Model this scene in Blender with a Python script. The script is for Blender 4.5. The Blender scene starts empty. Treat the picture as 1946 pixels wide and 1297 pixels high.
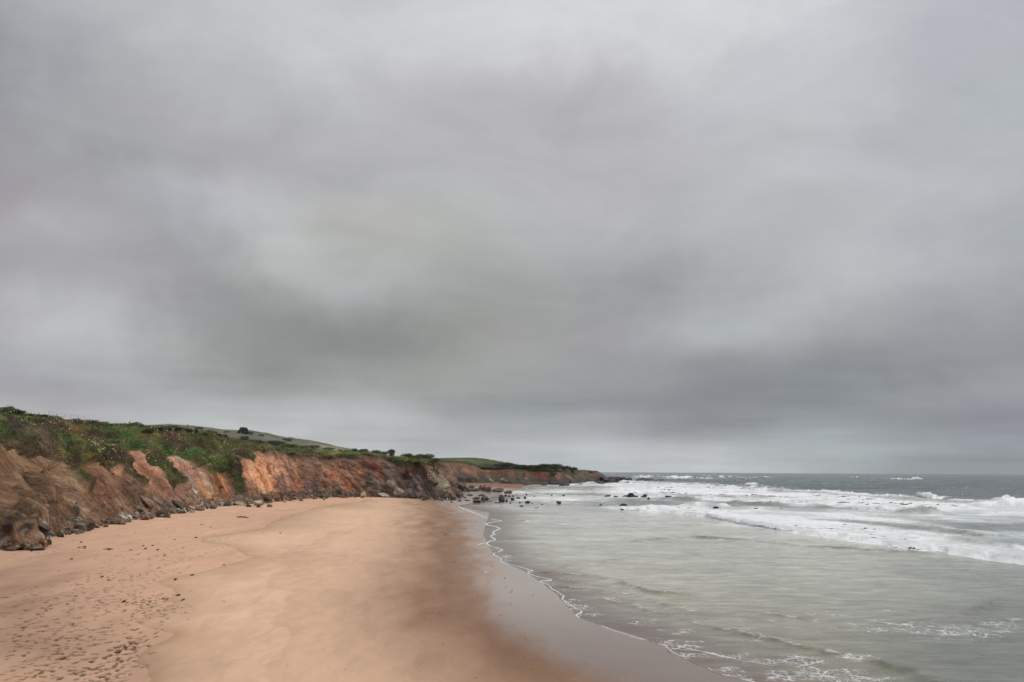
import bpy, math, random
import numpy as np
from mathutils import Matrix, Vector
from mathutils.bvhtree import BVHTree

R_ = math.radians
rng = np.random.default_rng(7)
random.seed(7)
SC = bpy.context.scene
COL = SC.collection

# ------------------------------------------------------------------ camera
CAMZ, F, PITCH, ROLL = 6.5, 1513.0, math.atan(247.0/1513.0), 0.0054
cr, sr, cp, sp = math.cos(ROLL), math.sin(ROLL), math.cos(PITCH), math.sin(PITCH)
fw = np.array([0, cp, sp]); r0 = np.array([1.0, 0, 0]); u0 = np.array([0, -sp, cp])
RT = r0*cr+u0*sr; UP = -r0*sr+u0*cr
CAM = np.array([0, 0, CAMZ])
cd = bpy.data.cameras.new('camera'); cam = bpy.data.objects.new('camera', cd); COL.objects.link(cam)
cd.sensor_width = 36; cd.lens = 36*F/1946; cd.clip_start = 0.1; cd.clip_end = 30000
cam.matrix_world = Matrix(((RT[0], UP[0], -fw[0], 0), (RT[1], UP[1], -fw[1], 0), (RT[2], UP[2], -fw[2], CAMZ), (0, 0, 0, 1)))
SC.camera = cam

# ------------------------------------------------------------------ light
SC.view_settings.view_transform = 'Standard'
SC.view_settings.look = 'None'
SC.view_settings.gamma = 1
SC.view_settings.exposure = 0.0
SUN_EL, SUN_AZ = R_(46), R_(84)         # azimuth clockwise from +Y
sd = bpy.data.lights.new('sun', 'SUN'); sd.energy = 1.5; sd.angle = R_(10); sd.color = (1, .95, .88)
so = bpy.data.objects.new('sun', sd); COL.objects.link(so)
sv = Vector((math.sin(SUN_AZ)*math.cos(SUN_EL), math.cos(SUN_AZ)*math.cos(SUN_EL), math.sin(SUN_EL)))
so.rotation_euler = sv.to_track_quat('Z', 'Y').to_euler(); so.location = (0, 0, 60)


def lin(c):
    c = np.asarray(c, float)/255.0
    return np.where(c <= 0.04045, c/12.92, ((c+0.055)/1.055)**2.4)


def ray(px, py):
    d = fw + RT*((px-973)/F) + UP*((648.5-py)/F)
    return d/np.linalg.norm(d)


# sky: overcast deck over a Nishita sky. Tones are a field over directions.
SKY = [  # photo px, py -> cloud tone there
 (40,60,(130,136,142)),(180,60,(199,200,205)),(330,60,(185,186,186)),(600,60,(198,200,203)),(850,60,(206,207,210)),(1100,40,(210,211,214)),
 (1350,60,(218,219,222)),(1600,60,(185,187,192)),(1880,80,(174,177,183)),(60,180,(157,157,163)),(250,180,(188,187,189)),(500,180,(189,191,192)),
 (800,170,(182,181,185)),(1080,170,(178,175,178)),(1350,170,(193,195,199)),(1650,180,(199,199,203)),(1880,220,(173,180,183)),(60,300,(142,131,141)),
 (200,300,(174,181,180)),(400,290,(179,176,180)),(650,300,(182,182,186)),(900,300,(180,180,183)),(1200,300,(179,177,182)),(1450,300,(187,189,192)),
 (1800,300,(188,188,194)),(60,450,(155,152,154)),(200,450,(206,207,210)),(330,450,(89,89,89)),(480,425,(222,222,234)),(640,440,(183,184,169)),
 (900,450,(183,185,182)),(1150,450,(187,187,190)),(1450,450,(182,183,186)),(1850,460,(172,176,179)),(60,540,(126,126,129)),(300,540,(151,147,151)),
 (480,540,(133,132,132)),(640,525,(219,225,219)),(740,520,(150,147,160)),(880,520,(165,167,160)),(1100,540,(161,162,163)),(1300,540,(138,138,139)),
 (1500,540,(199,202,204)),(1850,560,(173,176,181)),(40,620,(134,126,136)),(160,600,(269,272,271)),(300,610,(89,89,89)),(500,610,(143,144,143)),
 (720,610,(128,129,129)),(950,620,(167,169,161)),(1150,620,(151,147,158)),(1380,610,(187,194,191)),(1600,620,(144,143,145)),(1880,620,(136,139,145)),
 (40,730,(159,156,166)),(200,700,(180,185,187)),(400,700,(128,129,123)),(650,730,(159,161,159)),(900,730,(152,153,148)),(1080,720,(156,160,161)),
 (1300,730,(143,143,146)),(1550,730,(118,126,133)),(1800,730,(163,165,170)),(200,785,(184,184,184)),(500,795,(188,193,194)),(800,810,(182,185,185)),
 (980,800,(138,144,150)),(1100,815,(186,190,192)),(1350,805,(131,132,139)),(1600,812,(148,155,158)),(1880,810,(135,136,147)),(500,850,(196,197,196)),
 (950,860,(179,184,186)),(1250,860,(208,210,214)),(1450,850,(171,179,179)),(1650,850,(187,198,200)),(1880,855,(144,149,160)),(1150,890,(175,187,188)),
 (1350,888,(225,232,226)),(1600,888,(149,160,153)),(1900,888,(98,123,119)),
]


def build_world():
    w = bpy.data.worlds.new('World'); SC.world = w; w.use_nodes = True
    nt = w.node_tree; N = nt.nodes; L = nt.links; N.clear()

    def m(op, a, b=None, c=None, clamp=False):
        n = N.new('ShaderNodeMath'); n.operation = op; n.use_clamp = clamp
        for i, v in enumerate((a, b, c)):
            if v is None: continue
            if isinstance(v, (int, float)): n.inputs[i].default_value = v
            else: L.new(v, n.inputs[i])
        return n.outputs[0]

    def vm(op, a, b=None, scale=None):
        n = N.new('ShaderNodeVectorMath'); n.operation = op
        for i, v in enumerate((a, b)):
            if v is None: continue
            if isinstance(v, (tuple, list)): n.inputs[i].default_value = v
            else: L.new(v, n.inputs[i])
        if scale is not None:
            if isinstance(scale, (int, float)): n.inputs['Scale'].default_value = scale
            else: L.new(scale, n.inputs['Scale'])
        return n
    tc = N.new('ShaderNodeTexCoord'); D = tc.outputs['Generated']
    sx = N.new('ShaderNodeSeparateXYZ'); L.new(D, sx.inputs[0])
    X, Y, Z = sx.outputs
    az = m('ARCTAN2', X, Y); el = m('ARCSINE', Z)
    # cloud plane coordinates (streaks tighten towards the horizon as a real deck does)
    zc = m('ADD', m('MAXIMUM', Z, 0.0), 0.07)
    cb = N.new('ShaderNodeCombineXYZ'); L.new(m('DIVIDE', X, zc), cb.inputs[0]); L.new(m('DIVIDE', Y, zc), cb.inputs[1])

    def noise(vec, scale, det, rough, dist=0.0, off=(0, 0, 0)):
        n = N.new('ShaderNodeTexNoise'); n.inputs['Scale'].default_value = scale; n.inputs['Detail'].default_value = det
        n.inputs['Roughness'].default_value = rough; n.inputs['Distortion'].default_value = dist
        L.new(vm('ADD', vec, off).outputs[0], n.inputs['Vector']); return n
    n1 = noise(cb.outputs[0], 0.8, 5, 0.52, 0.0)
    n2 = noise(cb.outputs[0], 0.55, 4, 0.5, 0.0, (3, 7, 1))
    cs = N.new('ShaderNodeCombineXYZ'); L.new(m('MULTIPLY', az, 2.6), cs.inputs[0]); L.new(m('MULTIPLY', el, 52), cs.inputs[1]); n4 = noise(cs.outputs[0], 1.0, 5, 0.55, 0.0, (4, 4, 0)); hz = N.new('ShaderNodeMapRange'); L.new(el, hz.inputs[0]); hz.inputs[1].default_value = 0.17; hz.inputs[2].default_value = 0.03; hz.inputs[3].default_value = 0.0; hz.inputs[4].default_value = 0.34
    # warp the tone field a little with noise so no patch is round
    wv = noise(D, 6.0, 6, 0.6, 0.0, (9, 2, 4)); n3 = noise(vm('MULTIPLY', D, (1, 1, 2.2)).outputs[0], 4.5, 8, 0.62, 0.4, (1, 5, 8))
    ws = N.new('ShaderNodeSeparateXYZ'); L.new(wv.outputs['Color'], ws.inputs[0])
    az2 = m('ADD', az, m('MULTIPLY', m('SUBTRACT', ws.outputs[0], 0.5), 0.30))
    el2 = m('ADD', el, m('MULTIPLY', m('SUBTRACT', ws.outputs[1], 0.5), m('MULTIPLY', m('MINIMUM', m('MAXIMUM', el, 0.0), 0.3), 0.45)))
    acc = None; wsum = None
    for (px, py, c) in SKY:
        d = ray(px, py); a0 = math.atan2(d[0], d[1]); e0 = math.asin(d[2])
        sa = 0.085; se = 0.032 if py < 700 else (0.020 if py < 815 else (0.012 if py < 880 else 0.0085))
        dx = m('MULTIPLY', m('SUBTRACT', az2, a0), 1/sa); dy = m('MULTIPLY', m('SUBTRACT', el2, e0), 1/se)
        wt = m('EXPONENT', m('MULTIPLY', m('ADD', m('MULTIPLY', dx, dx), m('MULTIPLY', dy, dy)), -0.5))
        cv = vm('SCALE', tuple(lin(c)), None, wt).outputs[0]
        acc = cv if acc is None else vm('ADD', acc, cv).outputs[0]
        wsum = wt if wsum is None else m('ADD', wsum, wt)
    base = tuple(lin((182, 182, 188))*0.02)
    acc = vm('ADD', acc, base).outputs[0]; wsum = m('ADD', wsum, 0.02)
    tone = vm('SCALE', acc, None, m('DIVIDE', 1.0, wsum)).outputs[0]
    lift = m('ADD', m('ADD', 1.0, m('MULTIPLY', m('SUBTRACT', n4.outputs['Fac'], 0.5), hz.outputs[0])), m('ADD', m('MULTIPLY', m('SUBTRACT', n3.outputs['Fac'], 0.5), 0.5), m('ADD', m('MULTIPLY', m('SUBTRACT', n1.outputs['Fac'], 0.5), 0.26), m('MULTIPLY', m('SUBTRACT', n2.outputs['Fac'], 0.5), 0.26))))
    # overcast skies are about three times brighter overhead than near the horizon
    zen = N.new('ShaderNodeMapRange'); zen.interpolation_type = 'SMOOTHSTEP'
    L.new(el, zen.inputs[0]); zen.inputs[1].default_value = R_(34); zen.inputs[2].default_value = R_(75); zen.inputs[3].default_value = 1.0; zen.inputs[4].default_value = 2.9
    hs = N.new('ShaderNodeHueSaturation'); hs.inputs['Saturation'].default_value = 1.0; L.new(tone, hs.inputs['Color']); tone = hs.outputs[0]
    tone = vm('SCALE', tone, None, m('MULTIPLY', lift, zen.outputs[0])).outputs[0]
    sky = N.new('ShaderNodeTexSky'); sky.sky_type = 'NISHITA'; sky.sun_disc = False
    sky.sun_elevation = SUN_EL; sky.sun_rotation = SUN_AZ; sky.air_density = 1.0; sky.dust_density = 2.0
    b1 = N.new('ShaderNodeBackground'); L.new(sky.outputs[0], b1.inputs[0]); b1.inputs[1].default_value = 0.1
    b2 = N.new('ShaderNodeBackground'); L.new(tone, b2.inputs[0]); b2.inputs[1].default_value = 1.0
    mx = N.new('ShaderNodeMixShader'); mx.inputs[0].default_value = 0.97
    L.new(b1.outputs[0], mx.inputs[1]); L.new(b2.outputs[0], mx.inputs[2])
    out = N.new('ShaderNodeOutputWorld'); L.new(mx.outputs[0], out.inputs[0])
    w.cycles.sampling_method = 'MANUAL'; w.cycles.sample_map_resolution = 512


build_world()

# ------------------------------------------------------------------ numeric helpers
def project(P):
    d = P-CAM
    z = d@fw
    z = np.where(np.abs(z) < 1e-3, 1e-3, z)
    return 973+F*(d@RT)/z, 648.5-F*(d@UP)/z


def unp(px, py, z=0.0):
    px = np.asarray(px, float); py = np.asarray(py, float)
    d = fw[None, :]+RT[None, :]*((px.ravel()-973)/F)[:, None]+UP[None, :]*((648.5-py.ravel())/F)[:, None]
    t = (np.asarray(z)-CAMZ)/d[:, 2]
    return d[:, 0]*t, d[:, 1]*t


def _hash(ix, iy, iz):
    h = (ix.astype(np.uint64)*np.uint64(374761393)+iy.astype(np.uint64)*np.uint64(668265263)+iz.astype(np.uint64)*np.uint64(2147483647)) & np.uint64(0xffffffff)
    h = ((h ^ (h >> np.uint64(13)))*np.uint64(1274126177)) & np.uint64(0xffffffff)
    h = ((h ^ (h >> np.uint64(16)))*np.uint64(2246822519)) & np.uint64(0xffffffff)
    return ((h ^ (h >> np.uint64(15))) & np.uint64(0xffffff)).astype(np.float32)/np.float32(16777215.0)


def vnoise(x, y, z=None, seed=0):
    """smooth value noise, -1..1"""
    if z is None: z = np.zeros_like(x)
    x = x+seed*17.31+5000; y = y+seed*9.77+5000; z = z+seed*3.13+5000
    x0 = np.floor(x); y0 = np.floor(y); z0 = np.floor(z)
    fx, fy, fz = (x-x0).astype(np.float32), (y-y0).astype(np.float32), (z-z0).astype(np.float32)
    fx = fx*fx*fx*(fx*(fx*6-15)+10); fy = fy*fy*fy*(fy*(fy*6-15)+10); fz = fz*fz*fz*(fz*(fz*6-15)+10)
    ix, iy, iz = x0.astype(np.int64), y0.astype(np.int64), z0.astype(np.int64)
    r = 0
    for a in (0, 1):
        wx = fx if a else 1-fx
        for b in (0, 1):
            wy = fy if b else 1-fy
            for c in (0, 1):
                wz = fz if c else 1-fz
                r = r+wx*wy*wz*_hash(ix+a, iy+b, iz+c)
    return (r*2-1).astype(np.float64)


def fbm(x, y, z=None, oct=4, seed=0, gain=0.5, lac=2.03):
    s = 0; a = 1.0; n = 0
    for o in range(oct):
        s = s+a*vnoise(x*lac**o, y*lac**o, None if z is None else z*lac**o, seed+o*5)
        n += a; a *= gain
    return s/n*1.6


def sst(x, a, b):
    t = np.clip((x-a)/(b-a), 0, 1); return t*t*(3-2*t)


def worley(x, y, z):
    """blocky cells: height 0..1 (1 at a cell's middle) and a random id per cell"""
    b1 = np.full(x.shape, 9.0); b2 = np.full(x.shape, 9.0); idd = np.zeros(x.shape)
    x = x+5000; y = y+5000; z = z+5000; ix, iy, iz = (np.floor(q).astype(np.int64) for q in (x, y, z))
    for a in (-1, 0, 1):
        for b in (-1, 0, 1):
            for c in (-1, 0, 1):
                jx, jy, jz = ix+a, iy+b, iz+c
                d = (jx+_hash(jx, jy, jz)-x)**2+(jy+_hash(jy, jz, jx+7)-y)**2+(jz+_hash(jz, jx, jy+3)-z)**2
                m = d < b1; b2 = np.where(m, b1, np.minimum(b2, d)); idd = np.where(m, _hash(jx+11, jy, jz), idd); b1 = np.where(m, d, b1)
    return np.clip((np.sqrt(b2)-np.sqrt(b1))*1.8, 0, 1), idd


def polydist(x, y, pts):
    """distance to a polyline, and position along it 0..1"""
    best = np.full(x.shape, 1e9); along = np.zeros(x.shape); side = np.zeros(x.shape)
    pts = np.asarray(pts, float); seg = np.hypot(*(pts[1:]-pts[:-1]).T); tot = seg.sum(); c = 0
    for (a, b, l) in zip(pts[:-1], pts[1:], seg):
        dx, dy = (b-a)
        t = np.clip(((x-a[0])*dx+(y-a[1])*dy)/(l*l+1e-9), 0, 1)
        ex = x-a[0]-t*dx; ey = y-a[1]-t*dy
        d = np.hypot(ex, ey); m = d < best
        best = np.where(m, d, best); along = np.where(m, (c+t*l)/tot, along)
        side = np.where(m, np.sign(dx*ey-dy*ex), side); c += l
    return best, along, side


def inpoly(x, y, poly):
    r = np.zeros(x.shape, bool); n = len(poly)
    for i in range(n):
        x1, y1 = poly[i]; x2, y2 = poly[(i+1) % n]
        if y1 == y2: continue
        c = ((y1 > y) != (y2 > y)) & (x < (x2-x1)*(y-y1)/(y2-y1)+x1)
        r ^= c
    return r


def smooth1(a, k):
    k = int(k)
    if k < 1: return a
    w = np.hanning(2*k+3)[1:-1]; w /= w.sum()
    p = np.pad(a, (k, k), mode='edge')
    return np.convolve(p, w, 'valid')


# ------------------------------------------------------------------ mesh helpers
def tag(o, label=None, cat=None, group=None, kind=None):
    if label: o['label'] = label
    if cat: o['category'] = cat
    if group: o['group'] = group
    if kind: o['kind'] = kind
    return o


def mesh_np(name, verts, faces, mat=None, cols=None, floats=None, smooth=True):
    me = bpy.data.meshes.new(name)
    verts = np.asarray(verts, np.float32); faces = np.asarray(faces, np.int32)
    k = faces.shape[1]
    me.vertices.add(len(verts)); me.vertices.foreach_set('co', verts.ravel())
    me.loops.add(faces.size); me.loops.foreach_set('vertex_index', faces.ravel())
    me.polygons.add(len(faces)); me.polygons.foreach_set('loop_start', np.arange(0, faces.size, k, dtype=np.int32))
    try: me.polygons.foreach_set('loop_total', np.full(len(faces), k, np.int32))
    except Exception: pass
    me.update(calc_edges=True)
    me.polygons.foreach_set('use_smooth', np.full(len(faces), bool(smooth)))
    if cols is not None:
        a = me.attributes.new('Col', 'FLOAT_COLOR', 'POINT')
        c = np.ones((len(verts), 4), np.float32); c[:, :3] = cols
        a.data.foreach_set('color', c.ravel())
    for kx, v in (floats or {}).items():
        a = me.attributes.new(kx, 'FLOAT', 'POINT'); a.data.foreach_set('value', np.asarray(v, np.float32).ravel())
    if mat: me.materials.append(mat)
    me.validate()
    return me


def link(name, me, parent=None, loc=(0, 0, 0), rot=(0, 0, 0), scale=(1, 1, 1)):
    o = bpy.data.objects.new(name, me); COL.objects.link(o)
    o.location = loc; o.rotation_euler = rot; o.scale = scale
    if parent: o.parent = parent
    return o


def gridfaces(n, m):
    i = np.arange((n-1)*m).reshape(n-1, m)[:, :-1].ravel()
    return np.stack([i, i+1, i+m+1, i+m], 1)


def bvh_of(verts, faces): return BVHTree.FromPolygons([tuple(v) for v in verts], [tuple(f) for f in faces])


# ------------------------------------------------------------------ materials
def mat_new(name):
    m = bpy.data.materials.new(name); m.use_nodes = True
    nt = m.node_tree; b = nt.nodes['Principled BSDF']
    return m, nt, b


def nd(nt, typ, ins=None, **kw):
    n = nt.nodes.new(typ)
    for k, v in kw.items(): setattr(n, k, v)
    for k, v in (ins or {}).items():
        if hasattr(v, 'links') or isinstance(v, bpy.types.NodeSocket): nt.links.new(v, n.inputs[k])
        else: n.inputs[k].default_value = v
    return n


def mathn(nt, op, a, b=None, clamp=False):
    n = nt.nodes.new('ShaderNodeMath'); n.operation = op; n.use_clamp = clamp
    for i, v in enumerate((a, b)):
        if v is None: continue
        if isinstance(v, bpy.types.NodeSocket): nt.links.new(v, n.inputs[i])
        else: n.inputs[i].default_value = v
    return n.outputs[0]


def mixc(nt, fac, a, b, mode='MIX'):
    n = nt.nodes.new('ShaderNodeMix'); n.data_type = 'RGBA'; n.blend_type = mode; n.clamp_factor = True
    for s, v in ((n.inputs[0], fac), (n.inputs[6], a), (n.inputs[7], b)):
        if isinstance(v, bpy.types.NodeSocket): nt.links.new(v, s)
        elif isinstance(v, (int, float)): s.default_value = v
        else: s.default_value = (*v, 1) if len(v) == 3 else v
    return n.outputs[2]


def rampn(nt, fac, lo, hi, olo=0.0, ohi=1.0):
    n = nd(nt, 'ShaderNodeMapRange', {0: fac, 1: lo, 2: hi, 3: olo, 4: ohi}); return n.outputs[0]


def pos(nt): return nt.nodes.new('ShaderNodeNewGeometry').outputs['Position']
def objc(nt): return nt.nodes.new('ShaderNodeTexCoord').outputs['Object']
def attr(nt, name): return nd(nt, 'ShaderNodeAttribute', attribute_name=name)
def mapping(nt, vec, scale=(1, 1, 1), rot=(0, 0, 0)): return nd(nt, 'ShaderNodeMapping', {'Vector': vec, 'Scale': scale, 'Rotation': rot}).outputs[0]
def noisen(nt, vec, scale, det=4, rough=.55, dist=0.0): return nd(nt, 'ShaderNodeTexNoise', {'Vector': vec, 'Scale': scale, 'Detail': det, 'Roughness': rough, 'Distortion': dist})


def terrain_mat(name, bump=0.25, fine=1.0, rough=0.92):
    m, nt, b = mat_new(name); p = pos(nt)
    c = attr(nt, 'Col').outputs['Color']
    n1 = noisen(nt, p, 2.2*fine, 6, .65).outputs['Fac']; n2 = noisen(nt, p, 9*fine, 4, .6).outputs['Fac']
    k = mathn(nt, 'ADD', rampn(nt, n1, .32, .68, .62, 1.34), rampn(nt, n2, .3, .7, -.16, .16))
    sc = nd(nt, 'ShaderNodeVectorMath', {0: c, 'Scale': k}, operation='SCALE').outputs[0]
    nt.links.new(sc, b.inputs['Base Color'])
    b.inputs['Roughness'].default_value = rough; b.inputs['Specular IOR Level'].default_value = .25
    h = mathn(nt, 'ADD', n1, mathn(nt, 'MULTIPLY', n2, .35))
    bp = nd(nt, 'ShaderNodeBump', {'Height': h, 'Strength': .8, 'Distance': bump}); nt.links.new(bp.outputs[0], b.inputs['Normal'])
    return m


def cliff_mat():
    m, nt, b = mat_new('cliff_soil'); p = pos(nt)
    c = attr(nt, 'Col').outputs['Color']; A = lambda k: attr(nt, k).outputs['Fac']
    cx = lambda x, y, z=0.0: nd(nt, 'ShaderNodeCombineXYZ', {0: x, 1: y, 2: z}).outputs[0]
    mu = lambda a, b_: mathn(nt, 'MULTIPLY', a, b_)
    s, v, bed, bare, stra = A('along'), A('down'), A('bed'), A('bare'), A('strata')
    wob = noisen(nt, p, .9, 4, .6).outputs['Fac']
    s2 = mathn(nt, 'ADD', s, mu(wob, 1.1)); bed2 = mathn(nt, 'ADD', bed, mu(wob, 1.2))
    run = noisen(nt, cx(mu(s2, 2.4), mu(v, .16)), 1.0, 6, .68).outputs['Fac']
    lay = noisen(nt, cx(mu(bed2, 2.2), mu(s, .25)), 1.0, 6, .7).outputs['Fac']
    n1 = noisen(nt, p, 3.0, 6, .7).outputs['Fac']
    nb = mathn(nt, 'SUBTRACT', 1.0, stra)
    kr = mathn(nt, 'ADD', mathn(nt, 'MULTIPLY', rampn(nt, run, .34, .66, -.5, .5), mathn(nt, 'ADD', mu(nb, .75), .25)), mu(rampn(nt, lay, .32, .68, -.55, .55), stra))
    k = mathn(nt, 'ADD', mathn(nt, 'ADD', 1.0, mu(kr, bare)), mu(rampn(nt, n1, .34, .66, -.34, .34), mathn(nt, 'SUBTRACT', 1.0, mu(bare, .4))))
    nt.links.new(nd(nt, 'ShaderNodeVectorMath', {0: c, 'Scale': k}, operation='SCALE').outputs[0], b.inputs['Base Color'])
    b.inputs['Roughness'].default_value = .93; b.inputs['Specular IOR Level'].default_value = .2
    h = mathn(nt, 'ADD', mu(mathn(nt, 'ADD', mu(run, nb), mu(lay, mathn(nt, 'ADD', mu(stra, 1.2), .2))), 1.0), mu(n1, .35))
    bp = nd(nt, 'ShaderNodeBump', {'Height': h, 'Strength': 1.0, 'Distance': .9}); nt.links.new(bp.outputs[0], b.inputs['Normal'])
    return m


def rock_mat(name, c1, c2, vein=None, rough=.85, stripes=9.0):
    m, nt, b = mat_new(name); o = objc(nt)
    oi = nt.nodes.new('ShaderNodeObjectInfo')
    sh = nd(nt, 'ShaderNodeVectorMath', {0: o, 1: nd(nt, 'ShaderNodeVectorMath', {0: (31.0, 17.0, 9.0), 'Scale': oi.outputs['Random']}, operation='SCALE').outputs[0]}, operation='ADD').outputs[0]
    n1 = noisen(nt, sh, 2.0, 6, .6).outputs['Fac']
    n2 = noisen(nt, mapping(nt, sh, (1.2, 1.2, stripes)), 1.3, 4, .6, .4).outputs['Fac']
    col = mixc(nt, rampn(nt, n1, .35, .65), lin(c1), lin(c2))
    if vein is not None: col = mixc(nt, rampn(nt, n2, .56, .62), col, lin(vein))
    tint = mathn(nt, 'ADD', mathn(nt, 'MULTIPLY', oi.outputs['Random'], .5), .75)
    col = nd(nt, 'ShaderNodeVectorMath', {0: col, 'Scale': mathn(nt, 'MULTIPLY', tint, rampn(nt, n2, .3, .7, .75, 1.2))}, operation='SCALE').outputs[0]
    nt.links.new(col, b.inputs['Base Color']); b.inputs['Roughness'].default_value = rough
    h = mathn(nt, 'ADD', n1, mathn(nt, 'MULTIPLY', n2, .6))
    bp = nd(nt, 'ShaderNodeBump', {'Height': h, 'Strength': .9, 'Distance': .15}); nt.links.new(bp.outputs[0], b.inputs['Normal'])
    return m


M_cliff = cliff_mat()
M_head = terrain_mat('headland_soil', .6, .45)
M_hill = terrain_mat('hill_grass', .8, .25)
M_rock = {
 'grey': rock_mat('grey_rock', (124, 114, 98), (84, 75, 63), (160, 150, 132)),
 'dark': rock_mat('dark_rock', (82, 70, 57), (50, 43, 35), (104, 92, 76)),
 'pale': rock_mat('pale_rock', (182, 172, 150), (128, 116, 96), (214, 206, 188)),
 'brown': rock_mat('brown_rock', (134, 106, 82), (86, 66, 50), (160, 138, 112)),
 'rust': rock_mat('rust_rock', (150, 84, 48), (90, 52, 34), None),
 'wet': rock_mat('wet_black_rock', (46, 38, 34), (20, 17, 16), None, .45),
 'spit': rock_mat('spit_rock', (94, 80, 68), (48, 40, 35), (112, 98, 84), .7),
}


def leaf_mat(name):
    m, nt, b = mat_new(name)
    nt.links.new(attr(nt, 'Col').outputs['Color'], b.inputs['Base Color'])
    b.inputs['Roughness'].default_value = .7; b.inputs['Specular IOR Level'].default_value = .25
    return m


M_leaf = leaf_mat('leaves')


def plain_mat(name, c, rough=.8):
    m, nt, b = mat_new(name); n = noisen(nt, objc(nt), 6, 4).outputs['Fac']
    col = mixc(nt, rampn(nt, n, .3, .7), lin(c)*.7, np.minimum(lin(c)*1.3, .9)); nt.links.new(col, b.inputs['Base Color'])
    b.inputs['Roughness'].default_value = rough; return m


M_wood = plain_mat('weathered_wood', (96, 74, 58)); M_kelp = plain_mat('dried_kelp', (52, 38, 28)); M_flower = plain_mat('petals', (206, 198, 124), .6)
M_stem = plain_mat('bark', (70, 58, 46)); M_pebble = plain_mat('pebble', (66, 56, 50), .5)

# ------------------------------------------------------------------ shoreline and beach height
C7 = lambda pts: [(800+x/3.243, 950+y/3.243) for x, y in pts]
C8 = lambda pts: [(1300+x/3.012, 1000+y/3.012) for x, y in pts]
SWASH = C7([(230,40),(265,62),(340,90),(400,112),(470,125),(500,130),(440,138),(400,148),(410,158),(460,165),(490,178),(450,195),(440,208),(455,212),(425,225),(460,245),(410,262),(405,275),(440,290),(490,303),(505,313),(450,328),(445,340),(490,362),(500,385),(540,398),(600,412),(660,430),(690,437),(655,445),(670,460),(720,477),(800,492),(805,500),(740,500),(740,510),(790,528),(810,552),(850,575),(890,595),(868,612),(880,628),(915,640),(945,665),(990,690),(960,712),(990,735),(1080,762),(1120,785),(1220,820),(1330,855),(1430,880),(1500,895),(1520,925),(1560,950),(1640,985),(1700,1015),(1780,1040),(1820,1070),(1946,1100)])+C8([(380,890),(560,960),(800,1060)])
_sh = [(930,975),(922,1000),(918,1015),(925,1030),(930,1040),(940,1058),(965,1073),(995,1085),(1024,1104),(1060,1132),(1068,1145),(1088,1162),(1096,1172),(1130,1185),(1200,1206),(1262,1227),(1270,1242),(1300,1253),(1350,1273),(1426,1295),(1560,1350),(1900,1480)]
_sx, _sy = unp([p[0] for p in _sh], [p[1] for p in _sh])
_far = [(869,962),(898,956),(928,947),(946,941),(955,936),(974,931.5),(1004,922.5)]
_fx, _fy = unp([p[0] for p in _far], [p[1] for p in _far])
_Y = np.concatenate([[-30, 5], _sy[::-1], _fy, [_fy[-1]+25, 460, 520, 900, 2000, 8000]])
_X = np.concatenate([[24, 18], _sx[::-1], _fx, [20, 48, 50, 40, 0, -200]])
_o = np.argsort(_Y); SHY, SHX = _Y[_o], _X[_o]


def xs(y): return np.interp(y, SHY, SHX)


def xs_s(y):   # smoothed shoreline for heights
    return (xs(y)+xs(y*1.06+.5)+xs(y*.94-.5))/3


def sand_z(x, y):
    d = xs(y)-x
    up = 1.55*(1-np.exp(-np.maximum(d, 0)/48.0))*np.clip(1.2-.0*y, 0, 1.2)
    dn = -1.3*(1-np.exp(np.minimum(d, 0)*0.03/1.3))
    return np.where(d > 0, up, dn)-0.008*sst(-d, 0, .6)


def sandhit(px, py):
    px = np.atleast_1d(np.asarray(px, float)); py = np.atleast_1d(np.asarray(py, float)); z = np.full(px.shape, .5)
    for _ in range(12):
        x, y = unp(px, py, z); z = .5*z+.5*sand_z(x, y)
    return x, y, z


# ------------------------------------------------------------------ beach
BEDGE = [(700,950),(600,965),(530,985),(493,1005),(430,1014),(376,1022),(385,1029),(440,1044),(475,1060),(440,1074),(407,1083),(350,1093),(302,1108),(318,1120),(330,1130),(324,1148),(300,1163),(268,1180),(300,1195),(320,1213),(300,1224),(271,1231),(256,1256),(253,1297),(245,1340)]
BEDGE2 = [(640,1010),(560,1040),(520,1070),(500,1100),(540,1130),(525,1160),(500,1185),(530,1205),(533,1225),(508,1240),(500,1265),(492,1300),(490,1340)]
WETB = [(840,940),(858,952),(890,985),(905,1012),(912,1050),(918,1090),(922,1120),(938,1150),(965,1175),(1000,1205),(1040,1235),(1100,1272),(1150,1300),(1300,1380)]


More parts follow.
